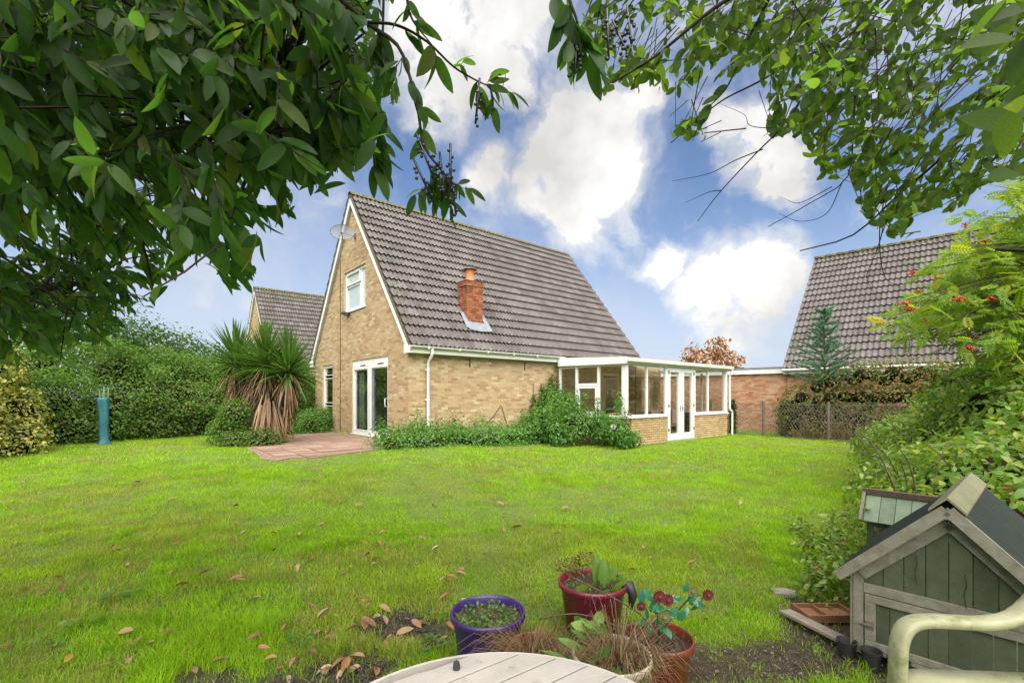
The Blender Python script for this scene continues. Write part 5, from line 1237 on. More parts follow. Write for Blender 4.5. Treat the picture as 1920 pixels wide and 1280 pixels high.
    Mc, Tc = blob_leaves(cb, 5000, .14, depth=.8); leaves(o, HEDGE, Mc, Tc, M['laurel'], None, 0, 'leaf', 'shade_canopy', np.array(base_p))
    tw.build('twigs', M['twig'], o)['kind'] = 'stuff'
    for (x, y, d, n) in ((800,300,1.6,16),(830,330,1.62,14),(850,365,1.62,10),(845,320,1.6,12),(797,345,1.62,10),(895,195,1.7,8),(540,45,1.7,8),(520,95,1.75,6),(660,100,1.75,6),(1080,100,1.4,22),(1165,75,1.5,16),(1180,50,1.5,12),(1140,70,1.5,10)):
        c = at(x, y, d); m = MB(); 
        for k in range(n): q = Vector((random.gauss(0,.010), random.gauss(0,.010), -.07+.14*k/n)); m.ball(q, .0062, 6, 4)
        m.tube([(0,0,-.07),(0,0,.09)], .004, 4); b_ = m.build('berry_cluster', M['berryblue'], o, True); b_.location = c-base_p; b_.rotation_euler = (random.uniform(-.3,.3), random.uniform(-.5,.2), 0)
build_laurel()
def build_right_tree():
    base_p = Vector((3.9, 1.2, 0)); o = empty('overhanging_tree', base_p, 0, 'small oval leaved tree overhanging the top right of the view', 'tree')
    poly = [(1060,-700),(1085,0),(1090,100),(1085,165),(1120,205),(1150,150),(1200,180),(1215,155),(1250,200),(1260,255),(1320,275),(1330,200),(1360,150),(1420,120),(1440,200),(1430,260),(1500,255),(1530,300),(1530,340),(1590,330),(1620,400),(1640,430),(1690,455),(1720,390),(1790,410),(1830,350),(1925,330),(2600,300),(2600,-700)]
    tm = MB(); rel = lambda q: Vector(q)-base_p
    limbs = [[(3.9,1.2,-.1),(3.8,1.3,1.4),(3.5,1.6,2.6),(2.9,1.9,3.5),(2.2,2.2,4.2)], [(3.7,1.4,2.0),(3.4,2.2,2.8),(2.9,2.9,3.2)], [(3.5,1.6,2.6),(2.6,1.7,3.1),(1.7,1.9,3.3),(.9,2.1,3.3)], [(3.8,1.3,1.6),(3.5,2.4,2.2),(3.3,3.2,2.5)], [(3.5,1.6,2.6),(2.9,.8,3.4),(1.8,.2,4.0),(.6,-.2,4.3)]]
    sk = []
    for i, l in enumerate(limbs):
        pts = bez(l, 20); r0 = .10 if i == 0 else .035; tm.tube([rel(q) for q in pts], [r0*(1-.85*k/len(pts))+.004 for k in range(len(pts))], 7); sk += pts
    tm.build('trunk', M['bark'], o, True)
    def br(pix, r):
        pts = bez([at(x, y, d) for x, y, d in pix], 20); m = MB(); m.tube([rel(q) for q in pts], [r*(1-.75*k/len(pts)) for k in range(len(pts))], 5); m.build('branch', M['twig'], o, True); return pts
    main = []
    main += br([(1500,-120,1.7),(1430,-40,1.7),(1340,15,1.7),(1230,105,1.75),(1148,156,1.8)], .011)
    main += br([(1470,-100,1.9),(1440,0,1.95),(1400,80,2.0),(1365,160,2.0),(1326,204,2.0)], .008)
    main += br([(1660,-60,2.2),(1600,60,2.2),(1500,110,2.2),(1420,155,2.2),(1360,185,2.2),(1320,215,2.2),(1258,268,2.2)], .007)
    main += br([(1740,-60,2.4),(1640,30,2.4),(1610,120,2.4),(1600,230,2.4),(1590,330,2.4),(1520,380,2.4),(1440,425,2.4)], .006)
    main += br([(1930,90,1.9),(1860,180,1.9),(1800,260,2.0),(1750,310,2.1),(1690,360,2.2),(1600,440,2.3),(1500,470,2.3)], .010)
    main += br([(1500,190,2.1),(1465,240,2.1),(1420,285,2.1),(1350,360,2.1),(1308,415,2.1)], .005)
    br([(1430,280,2.1),(1380,300,2.1),(1330,325,2.1),(1260,340,2.1)], .003); br([(1352,357,2.1),(1330,360,2.1),(1285,380,2.1)], .0025); br([(1470,235,2.1),(1440,240,2.1),(1405,235,2.1),(1395,215,2.1),(1350,195,2.1)], .0025)
    br([(1655,370,2.3),(1655,430,2.3),(1640,480,2.3),(1625,520,2.3),(1640,550,2.3)], .003); br([(1650,400,2.3),(1650,470,2.3),(1660,520,2.3),(1690,540,2.3)], .003)
    br([(1560,350,2.3),(1500,380,2.3),(1470,372,2.3)], .0025); br([(1580,340,2.3),(1550,400,2.3),(1500,415,2.3),(1460,400,2.3)], .0025)
    for k in range(12):
        x, y = random.uniform(1420,1850), random.uniform(40,330); d = random.uniform(1.9,2.8); dx = random.uniform(60,170)
        br([(x+dx, y-dx*.75, d), (x+dx*.5, y-dx*.25+random.uniform(-10,15), d), (x, y+dx*.2, d)], .0035)
    Ts = []; D = []; tw = MB(); n = 0; tries = 0
    def twig(c, dr, nl, ln):
        e = c+dr*(.022*nl); pe = proj(np.array([c, e]))
        if inpoly(poly, pe[0], pe[1]).all(): tw.tube([rel(c), rel(e)], [.002, .001], 3, False)
        for j in range(nl): Ts.append(c+(e-c)*(j/nl)); D.append((dr*.5+Vector((random.gauss(0,.6),random.gauss(0,.5),random.gauss(-.35,.5))), ln*random.uniform(.65,1.25)))
    while n < 1150 and tries < 30000:
        tries += 1; px, py = random.uniform(1060, 2200), random.uniform(-500, 460)
        if not inpoly(poly, np.array([px]), np.array([py]))[0]: continue
        if py > 0 and px < 1925 and vnoise(px/75, py/60, 77) < .43: continue
        if (py < 0 or px > 1925) and random.random() < .5: continue
        d = random.uniform(1.7, 3.4); c = at(px, py, d); n += 1
        dr = Vector((random.gauss(-.5,.3), random.gauss(.0,.3), random.gauss(-.5,.3))).normalized(); b_ = c-dr*random.uniform(.1,.25)+Vector((0,0,.03)); tw.tube([rel(b_), rel(c)], [.003,.002], 3, False)
        twig(c, dr, random.randint(7, 11), .058)
    for q in main[::2]:
        if random.random() < .75: twig(q, Vector((random.gauss(-.3,.4), random.gauss(0,.4), random.gauss(-.6,.3))).normalized(), random.randint(3, 7), .06)
    for k in range(40):            # big leaves close by in the corner
        c = at(random.uniform(1880,2050), random.uniform(-100,330), random.uniform(1.0,1.5)); Ts.append(c); D.append((Vector((random.gauss(-.4,.4),random.gauss(0,.3),random.gauss(-.6,.4))), random.uniform(.09,.12)))
    Ts = np.array(Ts); ln = np.array([q[1] for q in D]); Dv = unit(np.array([q[0] for q in D])); px, py = proj(Ts+Dv*ln[:, None])
    keep = inpoly(poly, px, py) | (px > 1925) | (py < -10); keep &= Ts[:, 1] > .8
    Ts, Dv, ln = Ts[keep], Dv[keep], ln[keep]; nr = unit(np.array([0,-.6,.5])+.7*RNG.normal(size=(len(Ts),3)))
    leaves(o, OVAL, frames(Dv, nr, ln), Ts, M['plumleaf'], None, 300, 'leaf', 'crown', np.array(base_p))
    cb = [((random.uniform(1.4,5.5), random.uniform(-3.2,-.2), random.uniform(3.8,5.8)), (random.uniform(.6,1.0), random.uniform(.6,1.0), random.uniform(.4,.7))) for _ in range(12)]  # more out-of-view leaves added behind the camera to shade the near ground
    Mc, Tc = blob_leaves(cb, 4000, .13, depth=.8); leaves(o, HEDGE, Mc, Tc, M['plumleaf'], None, 0, 'leaf', 'shade_canopy', np.array(base_p)); tw.build('twigs', M['twig'], o)['kind'] = 'stuff'
build_right_tree()

# ------------------------------------------------------------------ foreground things
def build_table():
    c = Vector((-.025, .93, 0)); r = .51; z = .72; o = empty('round_table', c, 0, 'round off-white plastic garden table at the bottom of the view', 'table')
    pm = plain('table_plastic', (.33,.30,.28), (.27,.25,.23), 7, .6, .15, 60, stain=((.17,.145,.12), 22, .57, .6))
    an = math.radians(36); ax = Vector((math.cos(an), math.sin(an), 0)); ay = Vector((-ax.y, ax.x, 0)); w = .083; k0 = -6
    for k in range(-6, 7):
        b0 = (k-.5)*w+.0028; b1 = (k+.5)*w-.0028; rr = r-.012
        if abs(b0) > rr or abs(b1) > rr: continue
        poly = []
        n = 12
        for i in range(n+1): b_ = b0+(b1-b0)*i/n; poly.append((math.sqrt(max(0, rr*rr-b_*b_)), b_))
        poly += [(-p[0], p[1]) for p in reversed(poly)]
        v = [(ax*p[0]+ay*p[1]) for p in poly]; m = MB(); m.prism([(q.x, q.y) for q in v], z-.018, z); m.build('plank', pm, o, bevel=.0025)
    m = MB(); m.lathe([(r-.011,z-.03),(r-.0105,z-.003),(r-.004,z-.0005),(r,z-.004),(r+.002,z-.03),(r-.005,z-.05),(r-.02,z-.05),(r-.02,z-.03),(r-.011,z-.03)], 72); m.build('rim', pm, o, True, sharp=50)
    m = MB(); m.lathe([(.001,z-.05),(r-.012,z-.05),(r-.012,z-.022),(.001,z-.022)], 48); m.build('underside', pm, o)
    for k in range(4):
        a = k*math.pi/2+.4; m = MB(); m.tube([(.3*math.cos(a),.3*math.sin(a),z-.05),(.36*math.cos(a),.36*math.sin(a),.3),(.40*math.cos(a),.40*math.sin(a),.0)], [.03,.028,.024], 8); m.build('leg', pm, o, True)
    b = at(855, 1249, 0); q = F_PX*(CH-z)/(1254-HY); pt = Vector(((856-CX)/F_PX*q, q, z+.001)); m = MB(); m.lathe([(.001,0),(.010,0),(.0105,.006),(.0085,.02),(.001,.021)], 14)
    t = m.build('bottle_cap', M['dark'], None, True, loc=pt, sharp=40); tag(t, 'small black cap lying on the round white table', 'cap')
build_table()
def dry_tuft(m, c, n, r, h, lean=.6, rad=.0012, up=(.0,.0)):
    for k in range(n):
        a = random.uniform(0, 6.283); q = random.uniform(0, r); b = Vector((c[0]+q*math.cos(a), c[1]+q*math.sin(a), c[2])); l = random.uniform(.5, 1)*h
        d = Vector((math.cos(a)*lean*random.uniform(.3,1.3)+up[0], math.sin(a)*lean*random.uniform(.3,1.3)+up[1], random.uniform(.3,1))).normalized()
        e = b+d*l; e2 = e+Vector((d.x, d.y, -.7)).normalized()*l*random.uniform(.2,.7); m.tube([b, b*.5+e*.5+Vector((0,0,.01)), e, e2], [rad, rad, rad*.9, rad*.6], 3, False)
def build_pots():
    def pot(name, px, py, z, r, mat, label, hgt=None, n=40):
        d = F_PX*(CH-z)/(py-HY); x = (px-CX)/F_PX*d; g = float(ground_z(x, d))-.01; h = z-g
        o = empty(name, (x, d, g), 0, label, 'plant pot', 'plastic pots grouped behind the table')
        rb = r*.74; m = MB(); m.lathe([(.001,0),(rb-.01,0),(rb,.01),(r*.92,h-.045),(r*.95,h-.04),(r*1.0,h-.034),(r*1.012,h-.018),(r*1.0,h-.004),(r*.975,h),(r*.95,h-.002),(r*.93,h-.012),(r*.9,h-.05),(r*.86,h-.10)], n); m.build('pot_body', mat, o, True)
        m = MB(); rr = random.Random(int(px)); v = []; f = []; K = 22
        for i in range(6):
            for k in range(K): a = 6.283*k/K; q = r*.9*i/5+.0005; v.append((q*math.cos(a), q*math.sin(a), h-.055+rr.uniform(-.008,.012)))
        for i in range(5):
            for k in range(K): f.append((i*K+k, i*K+(k+1) % K, (i+1)*K+(k+1) % K, (i+1)*K+k))
        m.add(v, f); m.build('soil', M['earth'], o, True); return o, h
    gl = lambda n, a, b: plain(n, a, b, 6, .32, 0, spec=.6, stain=((.10,.08,.06), 14, .62, .35))
    purple, hp = pot('plant_pot', 915, 1143, .32, .207, gl('purple_plastic', (.045,.016,.14), (.03,.012,.10)), 'purple plastic pot of weeds standing on the lawn')
    maroon, hm = pot('plant_pot', 1111, 1087, .33, .217, gl('maroon_plastic', (.17,.013,.036), (.12,.010,.026)), 'dark pink plastic pot with broad green leaves')
    beige, hb = pot('plant_pot', 1147, 1222, .34, .178, plain('beige_plastic', (.42,.36,.26), (.36,.30,.21), 6, .5, stain=((.16,.14,.08), 10, .56, .5)), 'beige pot full of dead grass and dandelion leaves')
    brown, hr = pot('plant_pot', 1000, 1205, .29, .118, gl('brown_plastic', (.26,.10,.06), (.2,.08,.05)), 'small brown pot overflowing with dry straw')
    red, hd = pot('plant_pot', 1235, 1190, .28, .172, gl('redbrown_plastic', (.16,.028,.016), (.12,.022,.013)), 'red brown pot holding artificial dark red flowers')
    def greens(o, n, r, h, size, mat, basis, lean=.6, name='leaf', npart=None, zc=0, ctr=(0,0)):
        a = RNG.uniform(0, 6.283, n); q = r*np.sqrt(RNG.uniform(0, 1, n)); L0 = np.array(o.location); Ts = np.stack([ctr[0]+q*np.cos(a), ctr[1]+q*np.sin(a), np.full(n, h)+RNG.uniform(-.01, .015+zc, n)], 1)+L0
        a2 = RNG.uniform(0, 6.283, n); D = np.stack([np.cos(a2)*lean, np.sin(a2)*lean, RNG.uniform(.15, 1, n)], 1); nr = unit(np.array([0,0,1.])+.4*RNG.normal(size=(n,3))); ln = size*RNG.uniform(.6,1.3,n)
        leaves(o, basis, frames(D, nr, ln), Ts, mat, None, n if npart is None else npart, name, 'foliage', L0)
    greens(purple, 420, .17, hp-.05, .022, M['weed'], SMALL, .8, npart=0, zc=.02); greens(purple, 22, .05, hp-.045, .05, M['bramble'], LONG, .9, ctr=(-.12,-.08))
    m = MB(); dry_tuft(m, (0,0,hp-.05), 26, .16, .06, .3); m.build('dry_stems', M['straw'], purple)['kind'] = 'stuff'
    greens(maroon, 260, .18, hm-.05, .02, M['weed'], SMALL, .8, npart=0, zc=.02)
    for k, (dx, dy, l, w, az, el) in enumerate(((.06,-.02,.20,.5,.2,.95),(.03,.0,.22,.42,.0,1.0),(.10,-.01,.17,.45,.5,.8),(-.03,-.06,.15,.85,-2.2,.35),(.12,-.05,.12,.8,-.6,.5),(.14,.02,.11,.7,.3,.6),(.09,.03,.14,.5,1.0,.9),(.05,-.08,.10,.7,-1.4,.4))):
        d = np.array([[math.cos(az)*(1-el)+.15*dx, -abs(math.sin(az))*(1-el), el]]); A = frames(d, np.array([[.1,-1,.25]]), np.array([l]), np.array([l*w*1.3])); leaves(maroon, OVAL, A, np.array([[maroon.location.x+dx, maroon.location.y+dy, maroon.location.z+hm-.06]]), M['bramble'], None, 1, 'leaf', 'x', np.array(maroon.location))
    m = MB(); dry_tuft(m, (.07,-.02,hm-.06), 20, .05, .1, .3, .004); dry_tuft(m, (0,-.05,hm-.05), 90, .15, .09, .9, .0014); m.build('dry_stems', M['drytwig'], maroon)['kind'] = 'stuff'
    Ms, Ts = blob_leaves([((maroon.location.x-.13, maroon.location.y+.17, .36),(.09,.06,.05)), ((maroon.location.x-.02, maroon.location.y+.2, .40),(.08,.05,.05))], 500, .018); leaves(maroon, SMALL, Ms, Ts, M['autumn'], None, 0, 'leaf', 'dried_flowers', np.array(maroon.location))
    m = MB(); m.tube([(.185,-.05,hm-.02),(.215,-.075,hm-.0),(.235,-.085,hm-.06),(.22,-.09,hm-.14)], [.03,.034,.03,.012], 8); m.build('plastic_rag', M['dark'], maroon, True)
    m = MB(); dry_tuft(m, (-.01,-.01,hr-.05), 330, .11, .17, 1.1, .0012); dry_tuft(m, (-.03,0,hr-.05), 60, .08, .25, 1.3, .0016, (-.8,-.2)); m.build('dry_straw', M['straw'], brown)['kind'] = 'stuff'
    m = MB(); dry_tuft(m, (.03,0,hb-.06), 520, .16, .15, .9, .0012); dry_tuft(m, (.05,.05,hb-.05), 70, .1, .26, .5, .002); m.build('dry_straw', M['straw'], beige)['kind'] = 'stuff'
    greens(beige, 14, .05, hb-.05, .16, M['weed'], LONG, 1.1, ctr=(-.12,.0)); greens(beige, 16, .05, hb-.0, .085, M['bramble'], OVAL, 1.0, ctr=(-.05,.12), zc=.04); greens(beige, 60, .12, hb-.05, .05, M['weed'], LONG, .9, npart=0, ctr=(.03,-.08))
    m = MB(); dry_tuft(m, (0,0,hd-.06), 170, .15, .1, .9, .0016); m.build('dry_straw', M['drytwig'], red)['kind'] = 'stuff'
    # long woody stems that lean across the pots
    b0 = Vector(beige.location)
    for pts in (((1075,1082,2.6),(1140,1115,2.5),(1200,1150,2.35),(1240,1200,2.2),(1290,1245,2.05),(1330,1290,1.95)), ((1010,1160,2.45),(1080,1150,2.4),(1150,1170,2.3),(1210,1205,2.2),(1262,1230,2.1)), ((1235,1145,2.35),(1215,1170,2.25),(1190,1195,2.15)), ((1020,1115,2.6),(1040,1160,2.4),(1070,1200,2.3),(1110,1240,2.15))):
        m = MB(); q = bez([at(x, y, d)-b0 for x, y, d in pts], 14); m.tube(q, [.0045-.0002*i for i in range(len(q))], 5, False); m.build('woody_stem', M['drytwig'], beige, True)
    # artificial flowers
    fl = empty('artificial_flowers', red.location+Vector((0,0,hd-.05)), 0, 'artificial dark red flowers with shiny teal leaves stuck in a pot', 'flowers'); f0 = Vector(fl.location)
    fm = plain('flower_red', (.06,.005,.008), (.11,.010,.012), 20, .5); fy = plain('flower_olive', (.13,.13,.03), (.07,.07,.02), 20, .6); tl = leafmat('teal_leaf', [(.02,.12,.06),(.035,.19,.10),(.06,.26,.15)], .25, .3, 1.3, .8)
    m = MB()
    for (x, y) in ((1228,1120),(1300,1112),(1245,1155)): m.tube(bez([(0,0,-.05),(0,-.01,.06), at(x, y, 2.33)-f0], 8), .004, 5, False)
    m.build('stalk', M['dark'], fl, True)
    for (x, y, r, mt) in ((1236,1118,.036,fm),(1252,1124,.034,fm),(1298,1108,.03,fy),(1327,1115,.032,fm),(1202,1136,.026,fm),(1245,1156,.036,fy)):
        m = MB(); c = at(x, y, 2.32)-f0
        for ring, (k, rr_, tl_) in enumerate(((14,1.0,.2),(11,.75,.5),(8,.45,.9))):
            for i in range(k):
                a = 6.283*i/k+ring*.3; dv = Vector((math.cos(a), -.5*tl_, math.sin(a))); sd = Vector((-math.sin(a), 0, math.cos(a)))*.3*r; e = c+dv*r*rr_
                m.add([c+Vector((0,-.004*ring,0)), c+dv*r*rr_*.6+sd, e, c+dv*r*rr_*.6-sd], [(0,1,2),(0,2,3)])
        m.ball(c+Vector((0,-.012,0)), r*.3, 8, 5); m.build('flower', mt, fl)
    n = 46; cs = [at(random.gauss(1242,16), random.gauss(1150,18), 2.34) for _ in range(30)]+[at(random.gauss(1295,14), random.gauss(1125,9), 2.34) for _ in range(16)]
    Ts = np.array(cs); D = RNG.normal(size=(n,3))+np.array([0,-.3,.1]); leaves(fl, OVAL, frames(D, np.array([0,-1.,.4])+.4*RNG.normal(size=(n,3)), RNG.uniform(.035,.07,n)), Ts, tl, None, n, 'leaf', 'x', np.array(f0))
build_pots()

def build_hutch():
    P = gp(1600, 1228); f = Vector((.66,-.75,0)).normalized(); r = Vector((.75,.66,0)).normalized(); rz = math.atan2(f.y, f.x)
    o = empty('animal_hutch', (P.x, P.y, 0), rz, 'weathered green wooden animal hutch with pitched black ribbed roof at the lower right', 'hutch')
    # local: x along the face, y to the back, z up
    trim = plain('weathered_trim', (.22,.21,.165), (.15,.14,.105), 9, .85, .4, 30, vscale=(2,2,2), stain=((.12,.10,.07), 9, .56, .6))
    green = tinted('green_board', [(.072,.088,.052),(.085,.10,.06),(.064,.078,.046)], .75, 12, .3, 40, .5, blot=[((.04,.045,.028), 5, .60, .5)])
    pale = tinted('pale_board', [(.20,.26,.18),(.23,.285,.205),(.18,.235,.165)], .75, 12, .3, 40, .4, blot=[((.14,.15,.09), 6, .62, .5)])
    dwood = plain('dark_wood', (.11,.075,.05), (.07,.05,.035), 10, .85, .4, 30); olive = plain('ridge_board', (.19,.185,.11), (.14,.14,.08), 8, .8, .3, 30)
    Wd, Ez, Rz, B, Dp = .82, .50, .90, .07, 1.05; cx = Wd/2; sl = (Rz-Ez)/cx
    def bx(nm, mat, x0, x1, y0, y1, z0, z1, par=o, bv=.003): m = MB(); m.box(x0, x1, y0, y1, z0, z1); return m.build(nm, mat, par, bevel=bv)
    for x in (0, Wd-.05): bx('corner_post', trim, x, x+.05, -.012, .045, B-.04, Ez+.01); bx('corner_post', trim, x, x+.05, Dp-.05, Dp, B-.04, Ez)
    bx('corner_post', trim, -.014, -.002, -.01, .05, B-.04, Ez-.005)
    # front: gable boards
    n = 8; bw = (Wd-.1)/n; gab = bx('gable_panel', green, .05, Wd-.05, .016, .022, .44, .48)
    for k in range(n):
        a, b = .05+k*bw, .05+(k+1)*bw-.004; m = MB(); z0 = .44; top = lambda x: Ez+sl*min(x, Wd-x)-.03
        pts = [(a, z0), (b, z0), (b, top(b))]+([(cx, top(cx))] if a < cx < b else [])+[(a, top(a))]
        v = [(x, .0, z) for x, z in pts]+[(x, .014, z) for x, z in pts]; q = len(pts); m.add(v, [tuple(range(q)), tuple(range(2*q-1, q-1, -1))]+[(i, i+q, (i+1) % q+q, (i+1) % q) for i in range(q)], random.random()); m.build('board', green, gab)
    bx('rail', trim, .05, Wd-.05, -.016, -.002, .385, .44)
    # door below
    door = bx('door', trim, .056, Wd-.056, -.016, -.002, .335, .38); 
    bx('door_stile', trim, .056, .106, -.0155, -.0025, B+.05, .334, door); bx('door_stile', trim, Wd-.106, Wd-.056, -.0155, -.0025, B+.05, .334, door); bx('door_rail', trim, .056, Wd-.056, -.0165, -.0035, B+.005, B+.048, door)
    for k in range(n):
        a = .09+k*(Wd-.18)/n; b = a+(Wd-.18)/n-.004; m = MB(); m.box(a, b, .0, .012, B+.02, .36, random.random()); m.build('board', green, door)
    for z in (.20,): bx('bolt', M['rust'], .03, .10, -.026, -.0165, z, z+.012, door); bx('bolt_plate', M['rust'], .062, .1, -.0205, -.0168, z-.015, z+.03, door)
    bx('rail', trim, .05, Wd-.05, -.0145, -.0015, B-.02, B+.003)
    # slanted trims under the roof, then bargeboards
    for sg in (-1, 1):
        e = (cx+sg*(cx-.03), Ez-.035); 
        m = MB(); m.beam((cx, -.012, Rz-.052), (cx+sg*(cx-.04), -.012, Ez+.015-.03), .014, .06, up=(0,0,1)); m.build('gable_trim', trim, o)
        m = MB(); m.beam((cx+sg*.004, -.075, Rz+.025), (cx+sg*(cx+.06), -.075, Ez-.035), .02, .055, up=(0,0,1)); m.build('bargeboard', trim, o)
    # ribbed roof sheets
    for sg, nm in ((-1, 'roof_sheet'), (1, 'roof_sheet')):
        m = MB(); k = 150; v = []; fc = []
        for i in range(k+1):
            y = -.07+(Dp+.12)*i/k; h = .009*(1 if (i//3) % 2 else 0)
            for t in (0, 1): x = cx+sg*(cx+.065)*t; z = Rz+.055-sl*(cx+.065)*t+h; v.append((x, y, z))
        for i in range(k): fc.append((2*i, 2*i+1, 2*i+3, 2*i+2))
        n0 = len(v); v += [(p[0], p[1], p[2]-.014) for p in v]; fc += [(q[3]+n0, q[2]+n0, q[1]+n0, q[0]+n0) for q in fc[:k]]
        m.add(v, fc); m.build(nm, plain('bitumen_sheet' , (.010,.017,.014), (.016,.024,.02), 8, .6, .3, 60, spec=.25), o)
    m = MB(); v1 = Vector((0,0,Rz+.085))
    for sg in (-1, 1):
        m = MB(); L_ = .10; dx = sg*L_*.72; dz = -L_*.70; t = .014
        m.add([(cx,-.085,Rz+.08),(cx,Dp+.05,Rz+.08),(cx+dx,Dp+.05,Rz+.08+dz),(cx+dx,-.085,Rz+.08+dz),(cx,-.085,Rz+.08+t),(cx,Dp+.05,Rz+.08+t),(cx+dx,Dp+.05,Rz+.08+dz+t),(cx+dx,-.085,Rz+.08+dz+t)], [(0,1,2,3),(7,6,5,4),(0,4,5,1),(1,5,6,2),(2,6,7,3),(3,7,4,0)]); m.build('ridge_board', olive, o)
    # long side and back, floor
    for k in range(9): bx('side_board', green, -.002, .012, .05+k*.108, .05+k*.108+.104, B, Ez+.02, o, 0)
    bx('back_panel', green, .05, Wd-.05, Dp-.02, Dp, B, Ez); bx('floor', trim, .02, Wd-.02, .02, Dp-.02, B-.015, B)
    # nest box beyond the back, with a pale boarded lid
    nb = MB(); x0, x1, y0, y1 = -.20, .34, Dp+.12, Dp+.48; nb.box(x0+.02, x1, y0+.02, y1, .04, .52); nest = nb.build('nest_box', green, o)
    for k in range(6):
        a = x0+.01+k*.092; m = MB(); m.add([(a,y0-.03,.545),(a+.088,y0-.03,.545),(a+.088,y0+.09,.735),(a,y0+.09,.735),(a,y0-.015,.535),(a+.088,y0-.015,.535),(a+.088,y0+.105,.725),(a,y0+.105,.725)], [(0,1,2,3),(7,6,5,4),(0,4,5,1),(1,5,6,2),(2,6,7,3),(3,7,4,0)], random.random()); m.build('lid_board', pale, nest)
    m = MB(); m.box(x0-.02, x1+.06, y0+.075, y0+.12, .735, .775); m.build('lid_rail', dwood, nest)
    m = MB(); m.beam((x0-.008, y0-.04, .545), (x0-.008, y0+.09, .745), .02, .035); m.build('lid_edge', trim, nest)
    m = MB(); m.box(x0, x1+.05, y0+.1, y1+.02, .72, .734); m.build('lid_back', pale, nest)
    for k, (x, z0, z1) in enumerate(((.28, .66, .50), (.47, .60, .44))):
        m = MB(); m.tube([(x,-.02,z0),(x+.006,-.02,z0-.05),(x-.004,-.021,z0-.1),(x+.005,-.02,z1)], .0028, 5, False); m.build('string', M['dark'], o)
    # black pots it stands on / beside
    T = Matrix.Translation((P.x, P.y, 0)) @ Matrix.Rotation(rz, 4, 'Z'); labs = ['black plant pot under the hutch corner post', 'middle one of the black plant pots under the hutch', 'black plant pot under the hutch nearest the plastic chair']
    for k, (x, y) in enumerate(((-.02, -.05), (.10, -.075), (.22, -.085))):
        c = T @ Vector((x, y, 0)); q = empty('nursery_pot', (c.x, c.y, -.015), 0, labs[k], 'plant pot', 'black nursery pots at the hutch'); m = MB(); m.lathe([(.001,.0),(.036,0),(.047,.095),(.051,.097),(.052,.112),(.047,.112),(.044,.095),(.04,.06),(.001,.06)], 22); m.build('pot_body', M['dark'], q, True, sharp=40)
        m = MB(); m.lathe([(.001,.08),(.046,.078)], 16); m.build('soil', M['earth'], q)
build_hutch()
